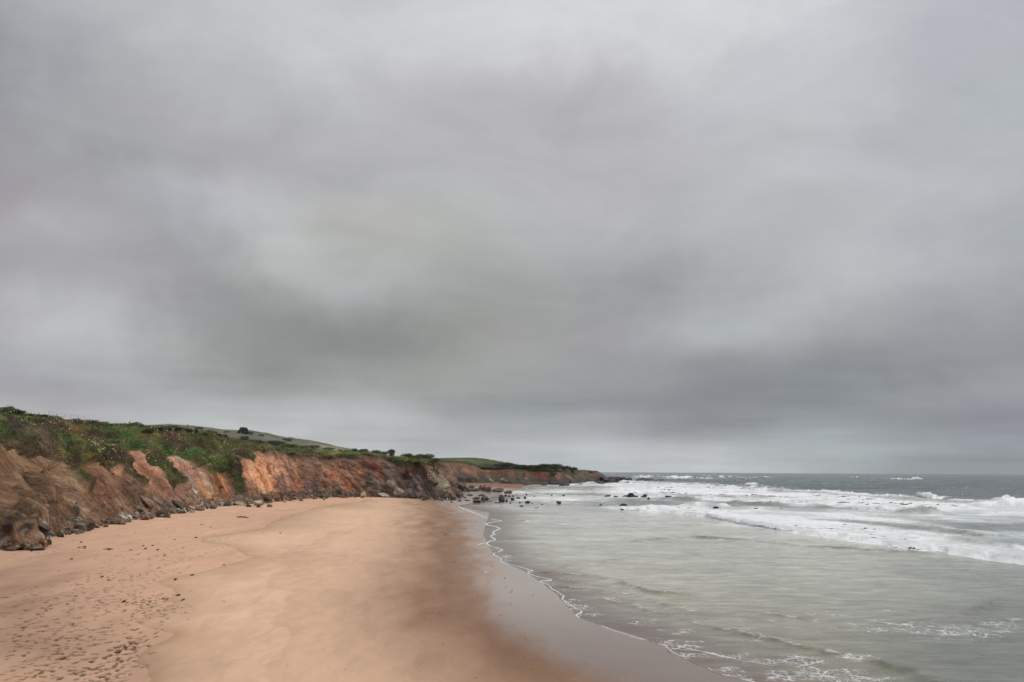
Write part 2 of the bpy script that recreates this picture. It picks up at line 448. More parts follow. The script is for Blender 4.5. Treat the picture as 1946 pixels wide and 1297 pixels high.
def build_beach():
    ys = [-28.0, -14.0, -4.0, 3.0, 8.0, 12.0, 15.0]
    while ys[-1] < 440: ys.append(ys[-1]+max(.028, .040*(ys[-1]/22.0)**1.95))
    ys = np.array(ys); n = len(ys); mcol = 1000
    t = np.linspace(0, 1, mcol)
    xl = -0.70*np.maximum(ys, 15)-6; xr = np.minimum(np.maximum(xs(ys)+6+.06*ys, -0.1*ys+2), 40+0*ys)
    Xg = xl[:, None]+(xr-xl)[:, None]*t[None, :]; q_ = np.clip((12-np.arange(mcol))/12, 0, 1)**1.5; Xg = Xg-q_[None, :]*np.maximum(0, 44+Xg[:, :1]); Yg = np.repeat(ys[:, None], mcol, 1)
    x = Xg.ravel(); y = Yg.ravel(); z = sand_z(x, y)
    d = xs(y)-x
    P = np.stack([x, y, z], 1); px, py = project(P)
    wx, wy = sandhit([p[0] for p in WETB], [p[1] for p in WETB])[:2]
    o = np.argsort(wy); wet_x = np.interp(y, wy[o], wx[o])
    nn = fbm(x*.5, y*.16, oct=4, seed=3)
    n_st = fbm(x*.9+y*.05, y*.22, oct=4, seed=13)
    dw = (x-wet_x)+nn*(.4+y*.010)+n_st*(.35+y*.004)             # >0 inside the mirror-wet sheet
    wscale = .8+y*.018
    wet = sst(dw, -1.5*wscale, 1.3*wscale)*sst(-y, -330, -250)
    damp = sst(dw, -8.5-y*.05, -1.2)
    e1 = sandhit([p[0] for p in BEDGE], [p[1] for p in BEDGE]); e2 = sandhit([p[0] for p in BEDGE2], [p[1] for p in BEDGE2])
    wn = fbm(x*.6, y*.25, oct=3, seed=8)*.35; wm = fbm(x*.6, y*.25, oct=3, seed=9)*.35
    d1, a1, s1 = polydist(x+wn, y+wm*2, np.stack([e1[0], e1[1]], 1)); d2, a2, s2 = polydist(x+wn*2, y+wm*4, np.stack([e2[0], e2[1]], 1))
    r1 = d1*s1; r2 = d2*s2                     # sign decided below
    left = s1 < 0 if np.mean(s1[px < 50]) < 0 else s1 > 0
    left2 = s2 < 0 if np.mean(s2[px < 50]) < 0 else s2 > 0
    r1 = np.where(left, -d1, d1); r2 = np.where(left2, -d2, d2)
    dry = lin((200, 167, 144)); light = lin((214, 183, 157)); tan = lin((172, 141, 115)); dampc = lin((106, 77, 57)); wetc = lin((116, 98, 85))
    dry = dry*np.array([.95, .885, .80]); light = light*np.array([.94, .90, .84]); tan = tan*np.array([.95, .9, .82])
    m = np.ones((len(x), 1))
    c = dry*m
    rr = sst(r1, -.03, .03)[:, None]
    band = np.exp(-np.maximum(r1, 0)/(1.0+y*.012))[:, None]
    low = light*(1-.85*band)+tan*(.85*band)
    b2 = (np.exp(-np.maximum(r2, 0)/(1.2+y*.015))*sst(r2, -.05, .1))[:, None]
    low = low*(1-.28*b2)+tan*.28*b2
    c = c*(1-rr)+low*rr
    # broad mottling, streaks that run along the swash
    k = 1+.07*nn+.05*n_st+.02*fbm(x*3, y*1.2, oct=3, seed=22)
    dl = vnoise(dw*.55+nn*.8, y*.05, seed=24)+.4*vnoise(dw*1.7+nn*1.5, y*.12, seed=25); k = k*(1-.07*np.exp(-(dl/.07)**2)*sst(d, 1, 5))
    c = c*k[:, None]
    st = sst(n_st, .12, .6)*sst(r1, 0, 1.5)
    c = c*(1-.08*st[:, None])
    far = sst(y, 60, 150)[:, None]; c = c*(1-.0*far)
    # dark pools of damp sand by the far cliff; lens vignetting painted along the left
    for (bx, by, rx, ry, s) in [(665, 962, 60, 5, .18), (560, 985, 70, 10, .12), (560, 1000, 60, 8, .12), (690, 966, 30, 4, .12), (20, 1130, 190, 120, .34), (560, 1060, 80, 14, .10), (100, 1280, 240, 80, .26), (380, 1250, 90, 40, .06), (800, 1000, 60, 30, .08)]:
        g = s*np.exp(-((px-bx)/rx)**2-((py-by)/ry)**2)*(1+.8*nn); c = c*(1-np.clip(g, 0, .5)[:, None])
    # pinkish sand left
    dm = (damp*.85*(1+.10*nn))[:, None]; dm = np.clip(dm, 0, 1)
    c = c*(1-dm)+dampc*(1+.06*n_st)[:, None]*dm
    wg = sst(y, 24, 50)[:, None]; wetc = wetc*(1-wg)+lin((170, 156, 144))*wg; c = c*(1-wet[:, None])+wetc*wet[:, None]  # wet sand lightened with distance: grazing sky reflection painted in
    z = z+.05*nn*sst(d, 2, 12)+.012*n_st*sst(d, 1, 6)+.02*fbm(x*.8, y*.8, oct=3, seed=31)*sst(-dw, 0, 6)
    z = z+np.where(r1 < 0, .035*np.exp(r1/.8), 0)*sst(d, 3, 8)          # the small scarp the last tide cut
    z = z.reshape(n, mcol); C = c.reshape(n, mcol, 3)
    # footprints
    R = random.Random(11); prints = []

    def trail(p0, p1, stride=.72, spread=.12, depth=.035, jit=.0):
        a = np.array([v[0] for v in sandhit(*p0)[:2]]); b = np.array([v[0] for v in sandhit(*p1)[:2]])
        L = np.hypot(*(b-a)); u = (b-a)/L; nv = np.array([-u[1], u[0]]); k = int(L/stride); wob = R.random()*6
        for i in range(k):
            q = a+u*stride*i+nv*(spread*(1 if i % 2 else -1)+R.gauss(0, .05)+.5*math.sin(i*.25+wob)*jit)
            prints.append((q[0], q[1], math.atan2(u[1], u[0])+R.gauss(0, .15), depth*R.uniform(.6, 1.4), R.uniform(.26, .36)))
    for p0, p1 in [((190,1297),(262,1190)),((215,1290),(300,1190)),((60,1297),(215,1170)),((130,1290),(330,1130)),((190,1275),(345,1145)),((150,1190),(330,1080)),((160,1140),(360,1052)),((170,1130),(420,1040)),
                   ((0,1180),(180,1130)),((0,1150),(190,1150)),((0,1140),(300,1145)),((0,1195),(230,1165)),((130,1215),(345,1160)),((20,1240),(200,1200)),((0,1215),(130,1130)),((250,1140),(345,1165)),((180,1160),(355,1150)),((60,1297),(120,1200)),
                   ((230,1160),(320,1175)),((200,1200),(300,1130)),((170,1100),(260,1075)),((330,1085),(385,1075)),((270,1085),(340,1065)),((250,1065),(440,1020)),((140,1000+110),(250,1085)),((200,1240),(245,1215)),((0,1280),(100,1265))]:
        trail(p0, p1, jit=.5, depth=R.uniform(.02, .05))
    for cx, cy, sx_, sy_, kk in [(190,1280,35,16,34),(230,1250,30,16,24),(300,1150,40,14,50),(190,1135,50,12,60),(90,1150,70,20,40),(140,1240,60,30,45),(50,1270,50,25,25),(210,1100,60,14,40),(300,1060,60,14,40),(180,1045,80,10,35),(60,1190,60,25,30),(110,1210,60,20,40),(290,1010,90,8,30),(250,1230,20,10,14)]:
        for _ in range(int(kk*1.5)):
            q = sandhit(R.gauss(cx, sx_), min(1310, R.gauss(cy, sy_))); prints.append((q[0][0], q[1][0], R.uniform(0, 6.28), R.uniform(.014, .05), R.uniform(.22, .4)))
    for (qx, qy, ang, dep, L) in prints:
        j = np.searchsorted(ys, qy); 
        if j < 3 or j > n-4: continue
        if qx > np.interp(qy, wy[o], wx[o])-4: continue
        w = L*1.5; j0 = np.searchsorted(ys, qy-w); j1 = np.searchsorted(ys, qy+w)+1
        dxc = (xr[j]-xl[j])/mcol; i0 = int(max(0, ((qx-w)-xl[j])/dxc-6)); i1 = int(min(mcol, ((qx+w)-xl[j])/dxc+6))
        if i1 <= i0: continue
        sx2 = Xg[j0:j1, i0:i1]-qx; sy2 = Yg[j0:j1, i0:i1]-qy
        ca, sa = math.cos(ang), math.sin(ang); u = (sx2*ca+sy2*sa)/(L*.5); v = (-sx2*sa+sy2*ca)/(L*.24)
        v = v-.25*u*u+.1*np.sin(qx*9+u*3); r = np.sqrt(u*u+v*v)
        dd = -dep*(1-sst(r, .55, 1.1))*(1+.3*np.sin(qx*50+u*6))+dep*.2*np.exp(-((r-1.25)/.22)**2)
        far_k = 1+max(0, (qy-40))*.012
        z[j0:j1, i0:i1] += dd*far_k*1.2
        C[j0:j1, i0:i1] *= (1-(.3+.5*min(1, dep/.04))*(1-sst(r, .6, 1.05)))[..., None]  # hollows darkened in colour, for damp sand and for their shade
    P = np.stack([x, y, z.ravel()], 1)
    faces = gridfaces(n, mcol)
    m_, nt, b = mat_new('beach_sand'); p = pos(nt)
    c_ = attr(nt, 'Col').outputs['Color']; wt = attr(nt, 'wet').outputs['Fac']
    n1 = noisen(nt, p, 14, 5, .7).outputs['Fac']; n2 = noisen(nt, mapping(nt, p, (1, .35, 1)), 1.4, 5, .6).outputs['Fac']; n3 = noisen(nt, p, 90, 2, .6).outputs['Fac']
    k = mathn(nt, 'ADD', rampn(nt, n1, .25, .75, .94, 1.06), mathn(nt, 'ADD', rampn(nt, n2, .3, .7, -.05, .05), rampn(nt, n3, .3, .7, -.035, .035)))
    nt.links.new(nd(nt, 'ShaderNodeVectorMath', {0: c_, 'Scale': k}, operation='SCALE').outputs[0], b.inputs['Base Color'])
    bc_in = b.inputs['Base Color'].links[0].from_socket
    vs = nd(nt, 'ShaderNodeTexVoronoi', {'Vector': p, 'Scale': 2.2}); gate = mathn(nt, 'GREATER_THAN', nd(nt, 'ShaderNodeSeparateXYZ', {0: vs.outputs['Color']}).outputs[0], .72)
    spot = mathn(nt, 'MULTIPLY', mathn(nt, 'LESS_THAN', vs.outputs['Distance'], .075), gate)
    nt.links.new(mixc(nt, mathn(nt, 'MULTIPLY', spot, .7), bc_in, (.09, .06, .045)), b.inputs['Base Color'])
    wr = mathn(nt, 'ADD', wt, rampn(nt, n2, .3, .7, -.08, .08))
    nt.links.new(rampn(nt, wr, .15, .95, .92, .14), b.inputs['Roughness'])
    nt.links.new(rampn(nt, wr, .0, .8, .15, .5), b.inputs['Specular IOR Level'])
    h = mathn(nt, 'ADD', n1, mathn(nt, 'MULTIPLY', n2, 2.0))
    bp = nd(nt, 'ShaderNodeBump', {'Height': h, 'Distance': .02}); nt.links.new(rampn(nt, wt, 0, 1, .7, .03), bp.inputs['Strength'])
    nt.links.new(bp.outputs[0], b.inputs['Normal'])
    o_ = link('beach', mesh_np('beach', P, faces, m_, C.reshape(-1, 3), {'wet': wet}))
    tag(o_, kind='structure')
    k2 = 4
    sub = P.reshape(n, mcol, 3)[::k2, ::k2]; return bvh_of(sub.reshape(-1, 3), gridfaces(sub.shape[0], sub.shape[1]))


# ------------------------------------------------------------------ sweep of a cliff
def sweep(keys, spacing, widths, lipf, ridgef, nrow=(120, 110), relief=1.0, seed=0, detail=1.0):
    """keys: (x,y,z) base stations. Returns grid P (n,m,3), v (n,m), s"""
    keys = np.array(keys, float); seg = np.hypot(*(keys[1:, :2]-keys[:-1, :2]).T); S = np.concatenate([[0], np.cumsum(seg)])
    fine = np.arange(0, S[-1], .25)
    bx = smooth1(np.interp(fine, S, keys[:, 0]), 8); by = smooth1(np.interp(fine, S, keys[:, 1]), 8); bz = np.interp(fine, S, keys[:, 2]); bx0, by0 = bx, by

    def off(k, w):
        sx = smooth1(bx, k); sy = smooth1(by, k)
        tx = np.gradient(sx); ty = np.gradient(sy); l = np.hypot(tx, ty)+1e-9
        return sx-ty/l*w, sy+tx/l*w
    wl, wr = widths(fine, bx, by)
    hx_, hy_ = off(160, 1.0); ux_, uy_ = hx_-smooth1(bx, 160), hy_-smooth1(by, 160)
    lx, ly = off(22, wl); rx, ry = off(90, wr); mx, my = off(50, wl+(wr-wl)*.4)
    # stations: spacing grows with distance
    st = [0.0]
    while st[-1] < fine[-1]:
        dist = math.hypot(np.interp(st[-1], fine, bx), np.interp(st[-1], fine, by)); st.append(st[-1]+spacing(dist))
    st = np.array(st[:-1]); I = lambda a: np.interp(st, fine, a)
    bx, by, bz, lx, ly, mx, my, rx, ry = map(I, (bx, by, bz, lx, ly, mx, my, rx, ry))
    zl = lipf(lx, ly); zr = ridgef(rx, ry); zm = zl+(zr-zl)*.52
    ux, uy = I(ux_), I(uy_); l = np.hypot(ux, uy)+1e-9; ux, uy = ux/l, uy/l
    e = lambda a, b, t: a+(b-a)*t
    lines = [(bx-ux*1.2, by-uy*1.2, bz-.8), (bx, by, bz-.05), (e(bx, lx, .30), e(by, ly, .30), e(bz, zl, .20)), (e(bx, lx, .72), e(by, ly, .72), e(bz, zl, .62)),
             (e(bx, lx, .93), e(by, ly, .93), e(bz, zl, .93)), (lx, ly, zl), (mx, my, zm), (rx, ry, zr), (rx+ux*25, ry+uy*25, zr-1.2), (rx+ux*160, ry+uy*160, zr-7)]
    vk = np.array([-.06, 0, .30, .68, .92, 1.0, 1.5, 2.0, 2.3, 3.0])
    v = np.concatenate([np.linspace(-.06, 1.0, nrow[0]), np.linspace(1.0, 2.0, nrow[1])[1:], np.linspace(2, 3, 16)[1:]])
    G = np.zeros((len(st), len(v), 3))
    for i in range(3):
        A = np.stack([l_[i] for l_ in lines], 1)     # n x keys
        for a in range(len(vk)-1):
            mm = (v >= vk[a]) & (v <= vk[a+1]); t = (v[mm]-vk[a])/(vk[a+1]-vk[a]); G[:, mm, i] = A[:, a, None]*(1-t)+A[:, a+1, None]*t
    # normals of the smooth form
    du = np.gradient(G, axis=0); dv = np.gradient(G, axis=1); Nn = np.cross(dv, du); ln = np.linalg.norm(Nn, axis=2, keepdims=True)+1e-9; Nn = Nn/ln
    Nn = np.where(Nn[..., 2:3] < 0, -Nn, Nn)
    return G, Nn, v, st


BASE_PX = [(0,1043),(50,1043),(78,1040),(84,1030),(80,1019),(110,1016),(150,1012),(190,1001),(230,992),(280,983),(330,976),(360,971),(400,963),(450,960),(500,957),(530,953),(560,950),(620,946),(680,945),(720,945),(760,947),(800,949),(840,951),(865,949),(882,944)]


def main_widths(s, x, y):
    px, py = project(np.stack([x, y, x*0+1], 1))
    wl = np.interp(px, [-100, 0, 200, 380, 470, 560, 700, 800, 880], [9, 9, 10, 9, 6.5, 5.5, 6, 7, 6])
    wr = np.interp(px, [-100, 0, 300, 500, 700, 880], [24, 24, 25, 24, 24, 22]); return wl, wr


def main_lip(x, y):
    px, _ = project(np.stack([x, y, x*0+6], 1))
    yy = np.interp(px, [-100, 0, 60, 150, 250, 350, 430, 450, 470, 520, 560, 600, 640, 690, 720, 760, 800, 880], [866, 866, 862, 868, 866, 868, 872, 864, 859, 860, 868, 872, 869, 867, 869, 875, 878, 884])
    hx = 897+(px-973)*.0054
    z = CAMZ+(hx-yy)/F*y
    z = z-np.interp(px, [720, 800], [0, .55]); return np.where(y > 235, np.interp(y, [235, 300], [8.6, 8.6]), np.clip(z, 4, 14))


def main_ridge(x, y):
    px, _ = project(np.stack([x, y, x*0+13], 1))
    yy = np.interp(px, [-200, -60, 0, 40, 60, 90, 112, 170, 190, 240, 290, 330, 370, 420, 470, 500, 540, 580, 620, 660, 700, 740, 780, 820, 880], [785, 783, 779, 780, 788, 792, 799, 801, 803, 808, 817, 816, 824, 830, 841, 847, 848, 851, 855, 857, 862, 866, 869, 872, 874])
    hx = 897+(px-973)*.0054
    return CAMZ+(hx-yy)/F*y-np.interp(px, [300, 650, 760, 860], [.45, .95, 1.3, 2.0])


C5 = lambda pts: [(860+x/6.487, 870+y/6.487) for x, y in pts]
C1 = lambda pts: [(x/3.892, 750+y/3.892) for x, y in pts]
BARE = [
 [(-150,862),(0,869),(10,869),(30,884),(48,890),(65,902),(76,910),(91,918),(104,931),(123,945),(139,955),(152,963),(164,973),(172,990),(185,1012),(120,1030),(90,1060),(-150,1100)],
 [(122,905),(138,906),(152,907),(156,921),(165,910),(178,913),(191,924),(197,937),(194,953),(201,962),(227,970),(260,985),(230,1010),(172,1010),(172,990),(164,973),(150,950),(141,928)],
 [(188,902),(200,903),(218,920),(210,926),(197,918)],
 [(229.6,861),(241,869),(254,882),(269,894),(279,903),(294,915),(304,931),(317,945),(345,960),(345,985),(220,1000),(227,970),(245,955),(274,950),(273,929),(264,915),(241,909),(229,901),(227,893),(230,878)],
 [(294,866),(308,860),(323,869),(336,878),(354,894),(373,912),(391,929),(410,954),(415,975),(335,985),(330,955),(342,948),(364,939),(348,934),(330,919),(317,913),(305,901),(294,888),(303,882),(302,875)],
 [(397,896),(416,903),(428,919),(440,934),(452,950),(470,975),(400,975),(400,950),(428,949),(410,929),(400,909)],
 [(447,872),(462,877),(474,889),(477,868),(476,862),(507,861),(544,862),(556,879),(558,868),(605,872),(636,872),(688,868),(729,870),(747,883),(760,895),(780,899),(797,898),(806,893),(804,882),(880,883),(1000,886),(1000,1000),(440,1000),(455,955),(452,925)],
]
# tone patches: centre, radii, tilt (deg, clockwise down-right), colour, strength
TONES_BARE = [
 (10,885,30,16,40,(158,128,96),.8),(40,905,40,16,45,(150,112,84),.6),(60,950,60,22,45,(110,86,68),.7),(110,945,50,14,45,(150,120,94),.6),(130,990,40,14,30,(112,80,54),.8),(30,1010,50,30,0,(108,88,58),.8),(8,1030,14,14,0,(60,46,36),.7),(66,1010,10,24,10,(128,104,66),.6),
 (140,915,20,12,40,(168,126,92),.8),(175,925,16,14,40,(160,116,88),.8),(185,965,40,14,35,(122,82,56),.8),(230,960,30,16,30,(108,78,54),.9),(203,912,16,7,40,(205,150,110),.9),
 (215,945,30,16,35,(98,70,50),.8),(255,942,24,10,35,(104,76,56),.7),(305,948,34,9,35,(108,80,60),.7),(345,935,20,8,40,(120,88,64),.6),(400,930,24,8,45,(110,80,56),.6),(440,948,26,8,40,(96,72,54),.7),
 (245,890,26,16,50,(205,148,112),.9),(275,912,26,12,45,(190,134,98),.8),(295,940,26,14,40,(160,112,84),.8),(270,960,30,10,30,(110,84,64),.6),
 (310,875,16,12,40,(214,160,122),.9),(335,895,30,12,50,(200,146,112),.9),(355,925,30,10,50,(150,132,118),.8),(352,936,14,5,30,(230,190,150),.8),(385,940,36,8,50,(184,124,72),.8),(310,905,14,10,40,(200,140,104),.8),
 (415,925,22,14,55,(204,132,78),.95),(425,945,16,12,55,(170,104,60),.8),
 (465,895,30,14,60,(222,156,112),.9),(500,885,50,20,50,(212,152,116),.9),(500,915,50,20,55,(218,152,104),.9),(545,885,30,14,50,(190,140,112),.8),(530,925,26,14,45,(128,96,82),.85),(560,925,20,18,60,(190,124,84),.7),(585,930,26,12,45,(104,84,74),.8),
 (590,890,26,12,45,(152,118,100),.8),(618,905,22,7,55,(184,120,80),.9),(640,900,18,14,60,(178,114,76),.8),(610,925,30,12,50,(150,104,76),.7),(660,895,26,12,45,(120,86,68),.8),(678,902,20,7,40,(190,122,72),.85),(660,925,14,12,50,(180,114,74),.8),(655,935,14,6,40,(210,112,46),.8),
 (700,915,24,12,45,(134,118,98),.9),(710,930,26,10,40,(124,112,94),.8),(722,898,12,16,60,(166,92,54),.8),(700,885,12,12,60,(160,100,66),.6),(735,890,18,12,50,(140,120,104),.8),(748,905,20,10,55,(140,122,106),.8),(772,905,12,9,20,(66,50,44),.85),(765,925,14,8,40,(122,84,58),.6),  # includes the cave's inner shade, painted as a dark patch
 (785,930,16,16,40,(118,118,116),.85),(814,925,34,20,60,(126,112,96),.95),(800,905,22,8,40,(132,104,86),.8),(835,925,10,20,-50,(150,138,112),.6),(820,895,30,5,45,(146,112,88),.8),(846,892,26,9,20,(136,102,82),.85),(866,896,14,14,20,(140,98,78),.85),(862,912,16,8,30,(150,112,86),.7),(860,930,24,10,20,(100,88,78),.8),
 (150,1000,24,8,0,(104,98,90),.5),(600,942,160,5,0,(78,70,62),.7),(320,970,60,8,20,(92,80,68),.7),(470,950,30,7,10,(110,92,76),.6),
]
TONES_VEG = [
 (20,785,50,8,10,(46,56,26),.9),(120,795,60,6,10,(66,76,32),.7),(90,808,30,7,5,(78,62,48),.7),(115,822,30,8,0,(66,58,50),.8),(145,815,14,8,0,(112,82,30),.7),(150,824,12,5,0,(96,52,34),.6),(180,820,16,10,10,(60,54,36),.7),
 (20,845,24,16,20,(84,70,66),.9),(28,838,12,10,30,(62,60,54),.8),(50,865,36,14,40,(84,74,68),.8),(70,885,34,10,45,(92,60,52),.85),(95,905,36,8,48,(96,58,46),.85),(5,830,10,12,0,(86,54,46),.7),
 (112,868,18,14,45,(84,96,36),.9),(130,888,22,12,50,(92,98,34),.9),(140,895,8,10,60,(122,92,38),.7),(150,850,50,14,20,(78,90,40),.7),(200,870,30,12,40,(72,66,54),.8),(170,880,24,10,40,(70,78,38),.7),(195,890,26,10,40,(66,60,50),.7),(225,905,20,9,40,(66,62,44),.7),
 (205,820,22,10,30,(66,86,34),.8),(245,830,34,12,20,(54,84,30),.95),(270,845,34,9,25,(60,94,32),.95),(235,845,24,8,30,(76,98,36),.8),(285,828,14,10,20,(52,64,28),.8),(255,862,26,7,35,(88,104,36),.8),(290,885,20,9,50,(64,70,34),.7),(270,875,20,7,45,(88,66,50),.6),
 (350,877,24,6,20,(66,98,40),.9),(330,862,20,6,10,(66,96,32),.7),(400,880,30,8,20,(78,100,36),.8),(385,893,24,9,25,(56,62,32),.9),(440,885,20,18,50,(64,78,32),.8),(450,905,12,16,60,(54,60,30),.8),(430,890,14,8,40,(78,58,44),.5),
 (320,838,20,12,30,(82,58,48),.7),(350,850,24,8,30,(88,66,50),.6),(330,815,34,5,5,(58,50,34),.8),(370,832,50,8,10,(88,84,38),.6),(420,850,50,10,10,(86,98,40),.7),(400,838,20,4,10,(80,58,42),.7),(450,862,16,5,10,(84,64,52),.8),
 (500,852,50,5,5,(98,98,46),.7),(560,856,60,5,10,(84,90,44),.7),(640,863,60,6,5,(88,116,40),.9),(600,866,40,3,10,(96,80,56),.7),(700,862,40,5,10,(84,106,44),.8),(745,872,40,4,10,(96,92,46),.7),
 (775,885,26,9,15,(78,108,34),.9),(775,883,8,5,0,(112,86,56),.6),(796,887,10,7,30,(74,64,40),.7),(830,873,40,4,0,(78,96,50),.7),(840,905,24,3,45,(70,80,46),.8),
]


# ribs and joints of the face: photo polyline, half width px, colour, strength, relief m
LINES = [
 ([(32,874),(73,907),(104,931),(139,957)], 3.5, (176,150,122), .75, .9), ([(0,912),(16,941),(45,970),(70,991)], 4, (158,132,102), .7, .9), ([(21,882),(37,928),(65,963),(84,982)], 3, (172,128,96), .65, .6),
 ([(10,890),(28,935),(56,968)], 4, (70,54,44), .6, -.8), ([(60,912),(95,945),(120,975)], 5, (78,60,50), .6, -.8), ([(45,900),(80,935),(110,965),(135,985)], 3, (150,116,90), .5, .4), ([(0,945),(20,975),(40,1000)], 4, (66,52,40), .6, -.7), ([(100,950),(125,970),(150,990)], 3, (142,122,102), .5, .4),
 ([(0,872),(12,890),(20,905)], 4, (190,158,118), .7, .3), ([(150,912),(165,935),(180,955)], 4, (160,124,98), .5, .5), ([(165,925),(185,952),(205,968)], 3, (84,60,46), .6, -.6), ([(172,905),(192,925),(205,945)], 3, (172,130,100), .5, .4),
 ([(241,869),(266,892),(290,915),(310,940)], 3.5, (214,160,126), .6, .7), ([(232,885),(252,910),(272,940)], 3, (120,84,62), .5, -.6), ([(315,868),(345,892),(372,915),(392,940),(404,953)], 3.5, (206,176,150), .65, .8), ([(300,882),(330,912),(352,938)], 3, (196,144,112), .5, .5), ([(330,895),(352,920),(366,938)], 2.5, (96,78,64), .6, -.5), ([(372,905),(392,930),(412,955)], 4, (196,126,72), .6, .4),
 ([(356,938),(372,944)], 2.5, (236,204,170), .8, .2), ([(404,902),(420,925),(438,950)], 4, (206,134,80), .6, .6), ([(392,915),(404,935),(412,950)], 3, (70,54,42), .5, -.5),
 ([(447,874),(462,900),(482,925),(505,948)], 5, (226,160,116), .7, .8), ([(438,905),(452,930),(470,952)], 4, (72,60,42), .5, -.6), ([(478,868),(492,895),(512,925)], 3, (222,160,120), .5, .5), ([(486,868),(500,890),(516,912)], 2, (120,78,54), .5, -.4), ([(505,870),(522,900),(545,935)], 3, (220,164,124), .5, .4), ([(520,868),(540,900),(560,930)], 2, (126,88,66), .5, -.4),
 ([(585,908),(607,934)], 2.2, (44,36,30), .8, -.6), ([(575,900),(600,925),(620,945)], 2.5, (176,150,124), .6, .5), ([(614,890),(628,908),(640,923)], 3, (202,118,68), .8, .5), ([(629,919),(651,940)], 2.4, (188,160,130), .7, .6), ([(622,922),(646,944)], 2, (50,40,32), .7, -.5), ([(649,901),(662,914)], 1.8, (196,168,140), .8, .4), ([(667,895),(680,901),(694,907)], 2.2, (208,140,84), .7, .4),
 ([(696,905),(712,920),(722,934),(742,945)], 3, (160,142,116), .75, .9), ([(690,912),(700,930),(712,942)], 3, (100,92,80), .6, .5), ([(704,928),(722,945)], 2, (60,50,42), .6, -.5), ([(724,895),(745,912),(757,928)], 3, (160,142,122), .7, .7), ([(718,890),(730,915),(738,930)], 3, (150,82,48), .6, -.5), ([(735,918),(750,930),(768,945)], 3, (206,196,176), .8, .7), ([(742,925),(752,937)], 2, (48,40,34), .7, -.4),
 ([(756,908),(768,925),(778,938)], 2.5, (140,116,94), .5, .5), ([(778,900),(784,905)], 1.5, (214,200,180), .8, .2), ([(794,905),(803,918)], 1.3, (206,192,168), .8, .3), ([(788,912),(800,930),(808,944)], 2.5, (140,134,124), .6, .5), ([(800,912),(812,930),(822,946)], 2, (92,80,66), .6, -.4), ([(804,884),(818,899),(832,915),(842,935)], 2, (186,150,112), .8, .5), ([(820,905),(836,925),(846,944)], 2, (172,160,134), .8, .6), ([(812,888),(832,903),(850,925)], 2.4, (78,86,52), .7, .2), ([(846,905),(860,915),(872,925)], 2, (176,140,108), .6, .4),
]


def apply_lines(c, px, py, n2):
    rel = np.zeros(px.shape)
    for pts, w, col, s, r in LINES:
        xs_ = [p[0] for p in pts]; m = (px > min(xs_)-25) & (px < max(xs_)+25) & (py > 850)
        d, al, _ = polydist(px[m]+n2[m]*4, py[m]+n2[m]*3, pts)
        g = np.exp(-(d/w)**2)*sst(al, 0, .12)*(1-sst(al, .85, 1)*.7)*np.clip(1+n2[m]*.8, .2, 1.4); rel[m] += r*np.exp(-(d/(w*1.6))**2)*sst(al, 0, .1)
        if c is not None: k = np.clip(g*s, 0, .9)[:, None]; c[m] = c[m]*(1-k)+lin(col)*k
    return c, rel


def apply_tones(c, px, py, tones, wn, sig=1.0):
    for (cx, cy, rx, ry, ang, col, s) in tones:
        a = R_(ang); dx = px-cx; dy = py-cy
        u = (dx*math.cos(a)+dy*math.sin(a))/rx; v = (-dx*math.sin(a)+dy*math.cos(a))/ry
        r = np.sqrt(u*u+v*v)+wn*.42
        w = (s*(1-sst(r, .55, 1.15)))[..., None]
        c = c*(1-w)+lin(col)*w
    return c


